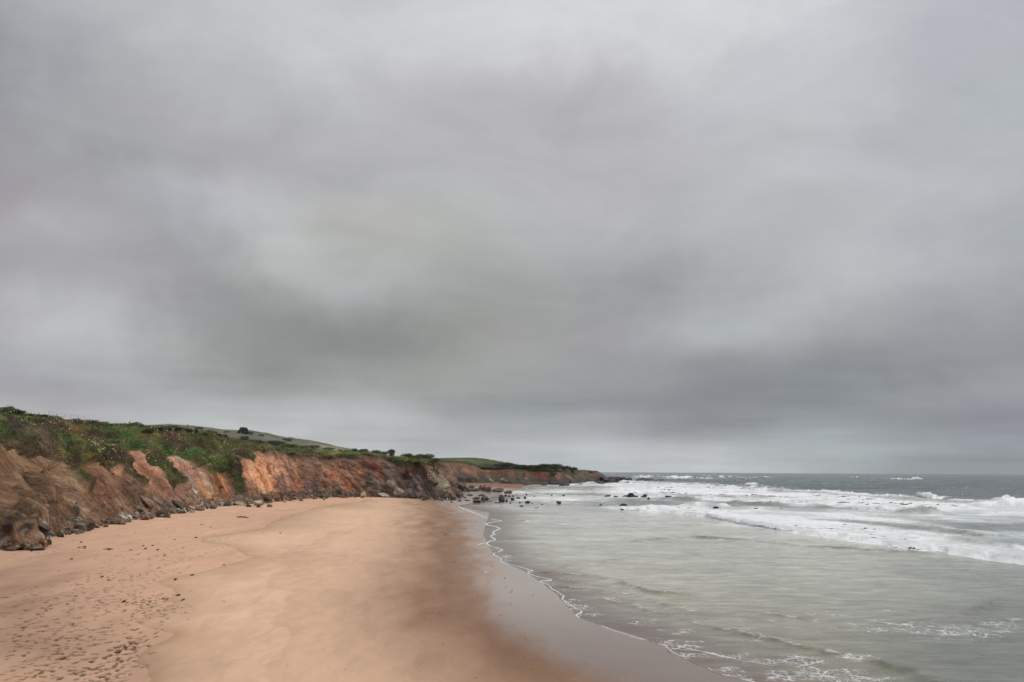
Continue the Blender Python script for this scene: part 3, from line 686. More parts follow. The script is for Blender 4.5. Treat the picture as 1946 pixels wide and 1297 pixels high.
def build_cliff():
    bx, by, bz = sandhit([p[0] for p in BASE_PX], [p[1] for p in BASE_PX])
    keys = [(-37, 20, 1.2), (-36.5, 38, 1.2)]+[(a, b, c) for a, b, c in zip(bx, by, bz)]
    lx, ly = keys[-1][:2]
    keys += [(lx-3, ly+16, .7), (lx-12, ly+45, 1.0), (lx-24, ly+90, 1.2), (lx-40, ly+150, 1.4)]
    G, Nn, v, st = sweep(keys, lambda d: max(.12, d*.0022), main_widths, main_lip, main_ridge, (150, 120))
    x, y, z = G[..., 0], G[..., 1], G[..., 2]; V = np.repeat(v[None, :], len(st), 0); S = np.repeat(st[:, None], len(v), 1)
    # big fall-line spurs
    face = (.25*sst(V, -.03, .08)+.75*sst(V, .0, .42))*(1-sst(V, .9, 1.15)); upper = sst(V, .8, 1.1)*(1-sst(V, 1.35, 1.95))
    spur = vnoise(S/7.5, V*.8, seed=2)*.9+vnoise(S/3.1, V*1.2, seed=3)*.55+vnoise(S/1.3, V*1.6, seed=4)*.26
    rdg = lambda a, b_, sd: 1-np.abs(vnoise(a, b_, seed=sd))**.8*1.6
    Sk = S+.5*vnoise(S/5, V*1.5, seed=37)
    px0, py0 = project(G)
    leftw = 1-sst(px0, 430, 520)
    sp2 = (1-np.abs(vnoise(S/2.6, V*.9, seed=33)))**2-.45; rb3 = rdg(Sk/8.5, V*.25, 51)*1.25+rdg(Sk/3.6, V*.35, 52)*.62+rdg(Sk/1.5, V*.5, 53)*.26; disp = face*(spur*.35+rb3*(.62+.62*leftw)+sp2*.35)+upper*(vnoise(S/11, V*1.5, seed=6)*1.7+vnoise(S/5, V*3, seed=61)*.8)*(.3+.9*leftw)
    # bedding: strata dip down towards the far end
    b = S*.85+z*1.0
    strat = (1-np.abs(vnoise(b*.55, S*.05, z*.1, seed=9)))**2-.5
    strat2 = (1-np.abs(vnoise(b*1.5, S*.1, z*.2, seed=10)))**2-.5
    rocky = face*(.25+.75*sst(px0, 540, 640))*(1-sst(V, .35, .95)*.5)
    disp = disp+rocky*(strat*1.15+strat2*.5)
    crag = fbm(x*.45, y*.45, z*.6, oct=5, seed=12)
    ridg = (1-np.abs(fbm(x*.8, y*.8, z*1.0, oct=4, seed=19)))**2; disp = disp+face*(crag*.55+(ridg-.6)*.55*(.5+.5*sst(V, .9, .1)))*(1-.62*leftw)
    cellh, cellid = worley(x*1.25, y*1.25, z*1.7); cellr = sst(cellh, .25, .5); disp = disp+(cellh-.3)*.55*sst(-V, -.34, -.05)*(.6+.4*crag)
    # ragged toe: buttress at the near end and the grey nose
    knob = np.exp(-((px0-40)/42)**4)*np.exp(-((V-.05)/.45)**2)*1.3*(1+.4*fbm(x*.5, y*.5, z*.5, oct=3, seed=40)); disp = disp+knob
    # hollow beneath the grass cap
    cap = np.exp(-((V-.93)/.05)**2); disp = disp-cap*.42*sst(px0, 440, 480)
    _, rel = apply_lines(None, px0, py0, crag); disp = disp+rel*face*.5
    P = G+Nn*disp[..., None]
    # vegetation hummocks
    px, py = project(P)
    wob = fbm(x*.35, y*.35, z*.35, oct=4, seed=14); wob2 = fbm(x*.9, y*.9, z*.9, oct=3, seed=15)
    qx = px0+wob*6+wob2*2.5; qy = py0+wob*3.5+wob2*2.5
    bare = np.zeros(px.shape, bool)
    for poly in BARE: bare |= inpoly(qx, qy, poly)
    ylow = np.interp(qx, [140, 180, 200, 235, 262, 300, 330, 345, 397, 420, 440, 462, 475, 480, 560, 900], [960, 935, 922, 922, 936, 934, 940, 924, 918, 924, 940, 944, 925, 898, 885, 890]); bare |= (qy > ylow) & (qx > 140)
    bare &= (px0 < 905) & (V < 1.2)
    bare |= (y > 215) & (V < .9+wob*.1)
    V_ = V
    # soften
    bf = bare.astype(float)
    for ax in (0, 1): bf = (bf+np.roll(bf, 1, ax)+np.roll(bf, -1, ax))/3
    veg = 1-bf
    hum = (fbm(x*.8, y*.8, z*.8, oct=4, seed=16)*.34+fbm(x*.28, y*.28, z*.28, oct=3, seed=17)*.5)*veg*sst(V, 0, .1)*np.interp(px0, [400, 620, 760, 800], [1, .4, .3, .15])
    P = P+Nn*(hum+.22*veg*np.interp(px0, [600, 800], [1, .2]))[..., None]*(1-sst(V, 2.0, 2.3))[..., None]
    px, py = px0, py0
    shp = px.shape+(3,)
    fall = vnoise(S*1.9, V*1.1, seed=21)*.6+vnoise(S*4.5, V*1.4, seed=24)*.4; n2 = fbm(x*.6, y*.6, z*.6, oct=5, seed=22); n3 = vnoise(b*2.2, S*.12, z*.2, seed=23)*.6+vnoise(b*5, S*.2, z*.3, seed=25)*.4
    c = np.ones(shp)*lin((142, 106, 80)); c = apply_tones(c, px, py, TONES_BARE, n2)
    c, _ = apply_lines(c, px, py, n2)
    fk = np.where(px < 560, 1.0, .45); sk = np.where(px > 540, 1.0, .3)*(1-.4*sst(V, .6, 1))
    fall = fall+.5*vnoise(S*7, V*1.2, seed=29)
    k = 1+.42*fall*fk+.50*n3*sk+.20*n2
    c = c*np.clip(k, .3, 1.9)[..., None]
    # pale gravelly runs down the gullies
    rn = sst(vnoise(S*1.2, V*.8, seed=35)+.5*n2+.3*fall, .45, .9)*(1-sst(V, .75, 1))*.4; c = c*(1-rn[..., None])+lin((176, 148, 122))*rn[..., None]
    rb = c.mean(-1, keepdims=True); c = rb+(c-rb)*(.74+.14*sst(px, 120, 240)-.10*sst(px, 560, 620))[..., None]; c = c*(1.06+.22*sst(px, 130, 200)*(1-sst(px, 640, 760)*.4))[..., None]
    lw_ = (1-sst(px, 150, 240))[..., None]; c = c*(1-lw_+lw_*np.array([1.08, 1.0, .84]))
    # talus blocks
    tal = cellr[..., None]*sst(-V, -.40, -.06)[..., None]*sst(n2+.5, -.3, .3)[..., None]; bc = np.stack([lin(q) for q in ((120,112,100),(150,124,98),(76,66,58),(176,166,148),(98,76,60),(60,54,50))])[(cellid*5.99).astype(int)]
    c = c*(1-.8*tal)+bc*.8*tal*(.5+.6*cellh[..., None])
    # pale veins and dark joints along the bedding
    vein = sst(n3+.35*n2, .62, .85)*sk*sst(px, 560, 700)*(1-sst(V, .3, .75)); c = c*(1-.55*vein[..., None])+lin((196, 180, 150))*.55*vein[..., None]
    jt = sst(-n3+.3*n2, .55, .9)*sk*.5; c = c*(1-jt[..., None])
    # dark root-bound soil under the turf
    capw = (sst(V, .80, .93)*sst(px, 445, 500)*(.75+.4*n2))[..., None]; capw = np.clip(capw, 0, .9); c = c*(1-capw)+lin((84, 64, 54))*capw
    spk = (_hash((x*6).astype(np.int64), (y*6).astype(np.int64), (z*6).astype(np.int64)) > .985)*sst(-V, -.35, -.1); c = c*(1-.5*spk[..., None])+lin((190, 176, 154))*.5*spk[..., None]
    g = np.ones(shp)*lin((72, 78, 38))
    mot = fbm(x*.18, y*.18, z*.3, oct=4, seed=26)[..., None]; mo2 = fbm(x*.5, y*.5, z*.5, oct=4, seed=27)[..., None]
    g = g*(1-sst(mot, .05, .6)*.75)+lin((84, 64, 48))*sst(mot, .05, .6)*.75
    g = g*(1-sst(-mot, .0, .6)*.7)+lin((66, 88, 34))*sst(-mot, .0, .6)*.7
    g = g*(1-sst(mo2, .25, .8)*.5)+lin((98, 98, 46))*sst(mo2, .25, .8)*.5
    far = sst(px, 560, 760)[..., None]; g = g*(1-far*.6)+lin((82, 96, 48))*far*.6
    g = apply_tones(g, px, py, TONES_VEG, n2)
    hu = fbm(x*.33, y*.33, z*.33, oct=4, seed=36); w_ = (sst(hu, .18, .6)*.55)[..., None]; g = g*(1-w_)+lin((86, 62, 46))*w_
    w_ = (sst(-hu, .25, .7)*.5)[..., None]; g = g*(1-w_)+lin((104, 104, 52))*w_
    gm = g.mean(-1, keepdims=True); g = (gm+(g-gm)*.76)*np.array([1.06, .97, .95])
    g = g*np.clip(1+.5*mo2+.3*fbm(x*2, y*2, z*2, oct=2, seed=28)[..., None], .35, 2.0)
    c = c*(1-veg[..., None])+g*veg[..., None]*1.4
    n, m = len(st), len(v)
    f = gridfaces(n, m)[:, ::-1]
    o = link('cliff', mesh_np('cliff', P.reshape(-1, 3), f, M_cliff, np.clip(c.reshape(-1, 3), .004, .9), {'along': S.ravel(), 'down': (V*9).ravel(), 'bed': b.ravel(), 'bare': (1-veg).ravel(), 'strata': (sk*np.ones_like(V)).ravel()})); tag(o, kind='structure')
    sub = P[::3, ::3]; bv = bvh_of(sub.reshape(-1, 3), gridfaces(sub.shape[0], sub.shape[1]))
    return bv, P, Nn, g, veg, px, py, V


def build_headland():
    keys = [(-70, 280, 1.6), (-52, 330, 1.5), (-34, 366, 1.2), (-18, 382, .8), (-6, 386, .6), (2, 386, .3), (9, 388, 0), (17, 391, 0), (26, 393, 0), (34, 405, 0), (40, 424, 0), (47, 445, 0), (52, 460, 0), (58, 472, 0), (64, 486, 0), (64, 505, 0), (58, 530, 0), (46, 552, 0)]

    def wd(s, x, y): return 9+0*s, np.interp(x, [-60, 0, 40, 60], [40, 40, 30, 14])

    def lip(x, y):
        px, _ = project(np.stack([x, y, x*0+8], 1)); yy = np.interp(px, [860, 900, 960, 1000, 1060, 1110, 1130, 1138, 1150], [882, 885, 888, 890, 893.5, 896.5, 898, 903, 908]); hx = 897+(px-973)*.0054
        z = CAMZ+(hx-yy)/F*y; return np.where(y > 500, np.minimum(z, 7.0), np.clip(z, 1.0, 10)).clip(1, 10)

    def rid(x, y):
        px, _ = project(np.stack([x, y, x*0+9], 1)); yy = np.interp(px, [820, 860, 900, 940, 980, 1020, 1060, 1100, 1125, 1140, 1160], [874, 873, 874, 878, 884.5, 887, 890, 893.5, 895, 900, 906]); hx = 897+(px-973)*.0054
        z = CAMZ+(hx-yy)/F*y-np.interp(px, [960, 1020], [-.3, .6]); return np.clip(z, 2.0, 16)
    G, Nn, v, st = sweep(keys, lambda d: d*.0018, wd, lip, rid, (80, 60))
    x, y, z = G[..., 0], G[..., 1], G[..., 2]; V = np.repeat(v[None, :], len(st), 0); S = np.repeat(st[:, None], len(v), 1)
    face = sst(V, -.03, .1)*(1-sst(V, .95, 1.1)); low = 1-sst(V, .15, .6)
    disp = face*(vnoise(S/14, V*.5, seed=71)*1.9+vnoise(S/6, V, seed=72)*1.2+vnoise(S/2.4, V*1.4, seed=73)*.5)
    disp += low*face*(1.6*np.abs(vnoise(S/9, V*1.5, seed=75))+.9*fbm(x*.3, y*.3, z*.4, oct=4, seed=74))
    px, py = project(G)
    P = G+Nn*disp[..., None]
    n2 = fbm(x*.16, y*.16, z*.3, oct=5, seed=76); fall = vnoise(S*.6, V*1.2, seed=77)
    P = P+Nn*(.35*sst(V, .95, 1.1)*(1-sst(V, 2, 2.3))*fbm(x*.25, y*.25, oct=3, seed=78))[..., None]
    c = np.ones(px.shape+(3,))*lin((114, 87, 71))
    lowm = (1-sst(V+.16*n2+.12*fall, .52, .80))[..., None]; c = c*(1-lowm)+lin((74, 68, 60))*lowm
    base = (1-sst(V+.1*n2, .1, .22))[..., None]*sst(px, 980, 1000)[..., None]; c = c*(1-base*.6)+lin((48, 44, 40))*base*.6
    T = [(985,893,12,8,60,(84,88,50),.8),(940,900,20,8,30,(88,82,58),.7),(900,905,14,6,20,(122,92,66),.8),(1025,897,22,5,20,(130,80,60),.9),(1060,895,14,4,10,(132,84,64),.9),(1090,898,20,8,10,(62,66,38),.95),(1105,902,12,5,10,(80,80,60),.6),(1118,900,16,4,20,(124,76,58),.95),(955,892,10,6,60,(124,76,56),.9),
         (1005,912,8,4,50,(92,72,56),.6),(955,909,3,5,40,(160,150,90),.8),(935,908,6,2,45,(180,165,120),.7),(945,913,8,3,20,(150,140,110),.6),(1000,908,3,3,40,(190,160,130),.6),(962,914,4,2,0,(190,160,130),.7),(885,900,12,8,10,(150,98,74),.8),(925,890,20,4,5,(156,98,74),.8)]
    c = apply_tones(c, px, py, T, n2)
    c = c*np.clip(1+.3*n2+.22*fall, .4, 1.7)[..., None]
    cap = sst(V, .86, .95)[..., None]; c = c*(1-cap)+lin((60, 50, 40))*cap
    g = np.ones(px.shape+(3,))*lin((74, 84, 48)); g = apply_tones(g, px, py, [(900,877,60,5,5,(86,96,56),.9),(975,886,30,4,5,(60,70,38),.8),(1030,889,40,3,5,(66,78,40),.8),(1115,895,30,3,0,(62,60,36),.8),(930,883,40,2,3,(64,72,38),.7)], n2)
    g = g*np.clip(1+.3*n2, .5, 1.6)[..., None]
    vg = sst(V+.04*n2+.05*fall, .96, 1.02)[..., None]; c = c*(1-vg)+g*vg*.85
    f = gridfaces(len(st), len(v))[:, ::-1]
    o = link('headland', mesh_np('headland', P.reshape(-1, 3), f, M_head, np.clip(c.reshape(-1, 3), .004, .9))); tag(o, kind='structure')
    sub = P[::2, ::2]; return bvh_of(sub.reshape(-1, 3), gridfaces(sub.shape[0], sub.shape[1]))


def build_hill():
    sky = [(-260,792),(0,800),(150,806),(265,810),(320,809),(350,811),(380,813.5),(420,819),(445,821),(475,821),(500,826),(530,835),(550,835),(580,839),(620,848),(660,855),(700,861),(760,872),(820,884),(900,900)]
    spx = np.array([p[0] for p in sky]); spy = np.array([p[1] for p in sky])
    xg = np.linspace(-900, -20, 560); t = np.linspace(0, 1, 150)
    yr = 900.0
    px, _ = project(np.stack([xg, xg*0+yr, xg*0+40], 1)); yy = np.interp(px, spx, spy); zr = CAMZ+(897+(px-973)*.0054-yy)/F*yr
    Y = np.where(t[None, :] < .72, 420+(yr-420)*t[None, :]/.72, yr+(t[None, :]-.72)/.28*500)+0*xg[:, None]
    prof = np.where(t < .72, sst(t/.72, -.25, 1.0)**1.2, 1-.5*sst((t-.72)/.28, 0, 1.2)); prof[t < .72] = (t[t < .72]/.72)**1.15
    X = xg[:, None]+0*t[None, :]; Zb = 5.0+(zr[:, None]-5.0)*prof[None, :]
    n = fbm(X*.012, Y*.012, oct=5, seed=81); n2 = fbm(X*.05, Y*.05, oct=4, seed=82)
    Z = Zb+n*5*sst(t, .05, .4)*(1-sst(t, .55, .72))[None, :]+n2*1.1*np.ones_like(Zb)*(t[None, :] > .03)
    P = np.stack([X, Y, Z], 2); px, py = project(P)
    c = np.ones(px.shape+(3,))*lin((104, 106, 80)); w = sst(n, .0, .6)[..., None]; c = c*(1-w*.6)+lin((84, 84, 66))*w*.6
    w = sst(n2, .2, .8)[..., None]; c = c*(1-w*.5)+lin((72, 78, 54))*w*.5
    c = apply_tones(c, px, py, [(630,852,50,4,12,(150,136,110),.8),(520,836,40,5,15,(130,120,98),.6),(420,824,50,5,8,(112,104,88),.7),(480,830,50,4,10,(100,104,76),.6),(270,814,20,5,10,(96,84,70),.6)], n2)
    f = gridfaces(len(xg), len(t))[:, ::-1]
    o = link('hill', mesh_np('hill', P.reshape(-1, 3), f[:, ::-1], M_hill, c.reshape(-1, 3)*.85)); tag(o, kind='structure')
    # low inland ground between cliff top and hill
    xs_ = np.linspace(-1500, -58, 80); ys_ = np.linspace(-100, 1500, 90); A, B = np.meshgrid(xs_, ys_, indexing='ij')
    Zg = 4.6+fbm(A*.01, B*.01, oct=3, seed=83)*.6
    c = np.ones(A.shape+(3,))*lin((86, 92, 56))
    A2 = np.minimum(A, -62-.0*B)
    o2 = link('ground', mesh_np('ground', np.stack([A2, B, Zg], 2).reshape(-1, 3), gridfaces(80, 90)[:, ::-1], M_hill, c.reshape(-1, 3)*.8)); tag(o2, kind='structure')
    sub = P[::2, ::2]; return bvh_of(sub.reshape(-1, 3), gridfaces(sub.shape[0], sub.shape[1]))

# ------------------------------------------------------------------ sea
FRONT = [(1090,962),(1130,965),(1180,970),(1250,973),(1300,979),(1345,985),(1365,990),(1420,1000),(1500,1014),(1560,1023),(1640,1034),(1700,1043),(1750,1049),(1795,1052),(1802,1056),(1850,1064),(1900,1071),(1925,1073),(1946,1076),(2100,1098),(2500,1150)]
TOPB = [(1000,922),(1100,925),(1150,918),(1180,913),(1260,917),(1330,921),(1400,928),(1460,932),(1560,936),(1660,942),(1730,949),(1800,952),(1860,950),(1946,948),(2100,952),(2500,956)]
BREAK = [(1770,949,78,12,1),(1925,961,95,15,1),(1880,962,60,8,1),(1430,925,34,8,1),(1466,932,44,6,1),(1373,909,16,3.5,1),(1386,908,10,3,1),(1424,912,14,3.5,1),(1457,908,14,2.5,1),(1722,912.5,90,3,1),(1746,912,22,5,1),(1700,928,50,4,.25),(1625,908,6,2,1),
         (1290,910,80,5,1),(1225,908,50,4,1),(1335,912,60,4,1),(1240,943,60,6,.8),(1200,937,40,5,.7),(1300,952,40,5,.5),(1330,965,60,10,.9),(1370,967,40,9,.8),(1120,922,30,5,.9),(1090,924,40,4,.8),(1160,917,22,5,.9),(1690,971,70,5,.4),(1760,977,60,6,.3),(1600,962,60,5,.6),(1700,964,90,6,.7),(1250,971,90,6,.9)]
RIPPLES = [
 (C7([(845,430),(850,418),(870,412),(1000,400),(1180,378),(1290,378)]), .045, .3),
 (C7([(700,447),(820,458),(950,462),(1100,478),(1200,500),(1250,520),(1350,555),(1420,575),(1520,590),(1640,590),(1760,580)]), .085, .55),
 (C7([(830,480),(870,495),(950,508),(1100,530),(1220,538)]), .05, .5),
 (C7([(820,530),(1000,550),(1180,578),(1320,595),(1430,625),(1520,660),(1640,690),(1750,700)]), .05, .8),
 (C7([(1060,600),(1250,640),(1400,685),(1500,712),(1640,752),(1800,795),(1946,820)])+C8([(400,640),(600,682),(700,697),(850,730),(1000,757),(1060,768)]), .075, .75),
 (C8([(1040,765),(1080,772),(1120,790),(1180,815),(1280,840),(1370,872),(1500,930)]), .26, .08),
 (C8([(400,500),(520,515),(680,530),(780,545)]), .05, .8),
 (C8([(0,700),(200,745),(400,785),(520,805),(625,825),(760,850),(1000,900)]), .008, 1.0),
 ([(1180,946),(1260,949),(1330,953),(1420,959),(1520,966),(1600,968),(1660,966),(1700,970),(1750,976),(1800,979)], .40, .7),
 ([(1230,938),(1290,942),(1340,944),(1400,946),(1460,945)], .34, .6),
 ([(1300,918),(1380,925),(1470,934),(1560,938),(1660,944),(1740,951),(1820,956),(1946,962)], .5, 1.0),
 ([(1480,985),(1580,992),(1680,1000),(1780,1012),(1900,1026)], .22, .8),
 ([(1700,1016),(1800,1030),(1946,1050)], .2, .7),
 ([(1194,1031),(1214,1028),(1255,1025.5),(1293,1024.5),(1320,1025)], .10, .25),
 ([(1290,1019.5),(1317,1021.5),(1348,1024.5),(1400,1027),(1450,1032),(1520,1039),(1650,1047),(1740,1051),(1800,1054)], .11, .15),
 (C7([(590,128),(650,132),(680,134)]), .10, 0),
 (C7([(900,198),(1000,200),(1130,208)]), .03, .3),
 (C7([(560,382),(650,395),(760,408)]), .02, .3),
 (C8([(1500,520),(1700,470),(1800,435)]), .06, .1),
]


def build_sea():
    ys = [-28.0, -14.0, -4.0, 4.0, 9.0, 13.0, 17.0]
    while ys[-1] < 7500:
        q = ys[-1]; ys.append(q+min(.80*q*q/9835, 1.2+.012*q))
    ys = np.array(ys); n = len(ys); m = 820
    t = np.linspace(0, 1, m); xl = xs(ys); xr = .74*np.maximum(ys, 17)+14
    X = xl[:, None]+(xr-xl)[:, None]*t[None, :]**1.05; q_ = np.clip((np.arange(m)-(m-14))/13, 0, 1)**2; X = X+q_[None, :]*(2.5*np.abs(ys)+260)[:, None]; Y = np.repeat(ys[:, None], m, 1)
    x = X.ravel(); y = Y.ravel(); d = x-xs(y)
    px, py = project(np.stack([x, y, 0*x], 1))
    fpy = np.interp(px, [p[0] for p in FRONT], [p[1] for p in FRONT]); tpy = np.interp(px, [p[0] for p in TOPB], [p[1] for p in TOPB])
    fr = fbm(x*.22, y*.06, oct=3, seed=101)+.28*fbm(x*1.1, y*.4, oct=3, seed=142)
    fpy = fpy+fr*2.0*np.clip((fpy-900)/110, .3, 2)
    yv = 9835/np.maximum(py-897, .5); yf = 9835/np.maximum(fpy-897, 5); dd = yv-yf                # metres behind the bore front
    # ---- heights
    near = sst(d, .2, 4)
    z = 0*x
    grow = .012+.035*sst(y, 30, 120)+.10*sst(y, 120, 260)+.22*sst(y, 200, 600)
    z += near*grow*(fbm(x*.35, y*1.1, oct=3, seed=102)*.9)
    z += near*.5*sst(y, 180, 420)*vnoise(x*.028, y*.07, seed=103)+near*.35*sst(y, 120, 300)*vnoise(x*.06, y*.16, seed=104)
    z += near*(.007+.00018*np.minimum(y, 200))*fbm(x*1.3, y*3.4, oct=3, seed=105)*(1-sst(y, 200, 300))
    foam = 0*x; lace = 0*x; olive = 0*x
    inside = sst(px, 1085, 1190)*sst(dd, 0, .3)
    z += inside*((.5+.16*fr)*np.exp(-np.maximum(dd, 0)/14)+.06)*sst(dd, 0, 2.6)
    f1 = fbm(x*.16, y*.12, oct=5, seed=106); f2 = fbm(x*.5, y*.4, oct=4, seed=107); f3 = fbm(x*.05, y*.05, oct=3, seed=108)
    f4 = fbm(x*1.5, y*1.6, oct=3, seed=109)
    topm = sst(py-tpy+f1*2.2+f2*.8, -.8, 1.5)
    dens = np.where(px > 1085, .93, .5)*topm*sst(dd, -.05, .2)
    dens = np.where(px < 1180, dens*sst(px, 1085, 1180), dens)
    def blob(cx, cy, rx, ry, p=2): return np.exp(-(np.abs((px-cx)/rx)**p)-(np.abs((py-cy)/ry)**p))
    dens -= .62*blob(1890, 1016, 150, 30)+.30*blob(1946, 1040, 80, 16)+.22*blob(1720, 1000, 120, 12)
    dens -= .55*blob(1230, 957, 120, 9)+.5*blob(1150, 952, 110, 12)+.3*blob(1370, 960, 70, 4)+.35*blob(1310, 950, 50, 3)+.3*blob(1420, 962, 90, 3)+.2*blob(1500, 950, 120, 5)+.25*blob(1700, 978, 90, 6)+.25*blob(1550, 970, 90, 4)
    dens += .30*blob(1500, 942, 260, 6)+.18*blob(1780, 958, 160, 7)+.25*blob(1500, 995, 140, 10)+.3*blob(1280, 935, 110, 7)
    # paler foamy water inside the reef
    left = sst(px, 925, 990)*(1-sst(px, 1150, 1250))*sst(py, 918, 923)*(1-sst(py, 952+(px-1000)*.02, 968))
    dens = np.maximum(dens, left*(.33+.40*blob(1040, 949, 80, 4)+.32*blob(1090, 924, 70, 3.5)+.3*blob(960, 938, 40, 6)+.25*blob(1060, 934, 80, 3)))
    dens = np.maximum(dens, .42*blob(1280, 906, 190, 5, 4)*sst(f1, -.3, .3))
    # along the front a solid roll
    dens = np.maximum(dens, sst(px, 1120, 1200)*.93*np.exp(-np.maximum(dd-1.5, 0)/(3+yf*.05))*sst(dd, 0, .4))
    second = np.interp(px, [1780, 1810, 1870, 1946, 2100], [1042, 1048, 1056, 1064, 1080])
    dens = dens+np.where(dens > .1, .34*vnoise(x*.022, y*.04, seed=140)+.12*vnoise(x*.05, y*.13, seed=141)-.05, 0)
    foam = dens+.30*f1+.20*f2+.10*f4-.02
    foam = np.where(dens > .06, np.maximum(foam, np.minimum(dens, .8)*.85), 0)
    for (bx, by, bw, bh, fo) in BREAK:
        wx, wy = unp([bx], [by]); wx = wx[0]; wy = wy[0]; hh = bh*wy/F; sx_ = bw*.5*wy/F; sy_ = max(hh*1.6, .011*wy)
        a = (x-wx)/sx_; wy2 = wy+.25*sx_*a*.3+f1*sy_*.8
        b = (y-wy2)/sy_; prof = np.exp(-np.abs(a)**3)*np.where(b < 0, np.exp(-(b*1.5)**2), np.exp(-(b/2.2)**2))
        z += prof*hh*(.95+.25*f2)
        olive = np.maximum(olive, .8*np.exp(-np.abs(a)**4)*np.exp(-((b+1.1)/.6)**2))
        crest = np.exp(-np.abs(a*1.1)**3)*np.where(b < .9, np.exp(-(np.minimum(b, 0)*1.0)**2), 0)
        if fo > .5: foam = np.maximum(foam, (crest*1.35*fo-.28+.35*f2+.2*f4)*(np.abs(a) < 1.6))
        else: foam = np.maximum(foam, (crest*.8*fo+.35*f2)*(crest > .3))
    caps = sst(f2+f4*.4-.2*sst(-f1, 0, 1), .98, 1.2)*sst(y, 150, 260)*.8; foam = np.maximum(foam, caps)
    # ---- ripples running in over the flat
    for (pts, A, fo) in RIPPLES:
        wx, wy = unp([p[0] for p in pts], [p[1] for p in pts])
        ww = max(.05+.0030*np.mean(wy)+A*.8, .0128*np.mean(wy)) if np.mean(wy) > 85 else .05+.0030*np.mean(wy)+A*.8; pw = np.stack([wx, wy], 1)
        bb = (x > wx.min()-4) & (x < wx.max()+4) & (y > wy.min()-6) & (y < wy.max()+6); idx = np.nonzero(bb)[0]
        if len(idx) == 0: continue
        xi = x[idx]+.25*vnoise(x[idx]*.9, y[idx]*.6, seed=120)+.10*vnoise(x[idx]*3, y[idx]*2, seed=121); yi = y[idx]+.5*vnoise(x[idx]*.6, y[idx]*.5, seed=122)*(wy.mean()/60)+.15*vnoise(x[idx]*2.6, y[idx]*2, seed=127)
        ds, al, sd_ = polydist(xi, yi, pw)
        ends = sst(al, 0, .08)*(1-sst(al, .9, 1)) if A < .2 else sst(al, 0, .25)*(1-sst(al, .96, 1))
        back = yi > np.interp(xi, np.sort(wx), wy[np.argsort(wx)])
        prof = np.where(back, np.exp(-(ds/(ww*2.6))**2), np.exp(-(ds/ww)**2))
        mod = (.75+.5*vnoise(xi*.35, yi*.2, seed=123)); brk = fbm(xi*1.3, yi*.9, oct=3, seed=124)
        z[idx] += 1.9*A*prof*ends*mod
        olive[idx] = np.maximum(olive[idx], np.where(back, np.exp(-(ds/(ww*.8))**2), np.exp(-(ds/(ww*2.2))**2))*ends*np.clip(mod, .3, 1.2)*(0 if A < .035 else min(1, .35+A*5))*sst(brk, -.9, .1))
        fl = np.exp(-(ds/(ww*.75))**2)*ends
        if np.mean(wy) > 100: foam[idx] = foam[idx]*(1-.55*np.where(back, 0, np.exp(-((ds-ww*.9)/(ww*.8))**2))*ends)
        foam[idx] = np.maximum(foam[idx], fl*fo*.95*sst(brk+.6*vnoise(xi*5, yi*4, seed=125), -.2+.7*(1-fo), .8)*np.where(back, 1, .6))
        lace[idx] = np.maximum(lace[idx], np.exp(-(ds/(ww*6))**2)*.45*fo*np.where(back, 1.0, .5))
    for (cx, cy, rx, ry, s_) in [(1840,1202,110,14,.8),(1700,1190,120,14,.6),(1560,1170,90,10,.45),(1450,1180,60,8,.4),(1490,1255,60,10,.7),(1570,1275,80,10,.9),(1540,1262,50,14,1.1),(1620,1250,40,8,.95),(1500,1285,70,12,.9),(1620,1292,70,7,1.0),(1400,1250,50,9,.5),(1330,1222,50,8,.5),(1440,1215,60,8,.5),(1220,1180,60,10,.4),(1280,1200,50,10,.45),(1780,1205,60,8,.6),(1900,1190,60,16,.6),(1700,1160,150,8,.25),(1500,1150,120,8,.2)]:
        lace = np.maximum(lace, s_*blob(cx, cy, rx, ry))
    lace = np.maximum(lace, .75*np.exp(-((d-.5)/(.5+.012*y))**2)*sst(vnoise(x*.4, y*.4, seed=150), -.3, .4)*(1-sst(y, 60, 90)))
    lace = lace*(1+.4*f4)
    # ---- water body colour, with sky reflection and wave-face shade painted in
    shal = (1-sst(d+f2*.6, 0, 2.6+.05*y))
    c = np.ones((len(x), 3))*lin((128, 125, 106)); gl = sst(y, 26, 55)[:, None]; c = c*(1-gl)+lin((186, 186, 168))*gl; gl = sst(y, 50, 95)[:, None]; c = c*(1-gl)+lin((206, 206, 194))*gl  # flats paler with distance: reflected sky brightness put into the colour
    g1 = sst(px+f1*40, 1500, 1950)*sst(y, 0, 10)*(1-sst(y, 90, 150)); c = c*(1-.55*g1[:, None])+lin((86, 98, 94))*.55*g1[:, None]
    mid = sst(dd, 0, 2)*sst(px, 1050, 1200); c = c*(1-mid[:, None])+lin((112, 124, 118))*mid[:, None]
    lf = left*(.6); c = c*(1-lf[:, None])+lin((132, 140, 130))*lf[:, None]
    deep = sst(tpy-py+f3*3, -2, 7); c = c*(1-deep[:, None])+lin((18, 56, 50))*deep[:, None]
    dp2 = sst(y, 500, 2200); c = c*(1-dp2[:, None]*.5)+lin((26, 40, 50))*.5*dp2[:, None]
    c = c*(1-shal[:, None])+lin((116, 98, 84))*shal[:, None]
    c = c*(1-olive[:, None]*.9)+lin((92, 88, 62))*.9*olive[:, None]  # wave fronts painted darker: green water plus their weaker sky reflection
    c = c*(1+.10*f1+.06*f2+.05*f3)[:, None]
    P = np.stack([x, y, z], 1)
    foam = np.clip(foam, 0, 1.4)
    # ---- material
    m_, nt, b = mat_new('sea_water'); p = pos(nt)
    col = attr(nt, 'Col').outputs['Color']; fo = attr(nt, 'foam').outputs['Fac']; la = attr(nt, 'lace').outputs['Fac']; calm = attr(nt, 'calm').outputs['Fac']
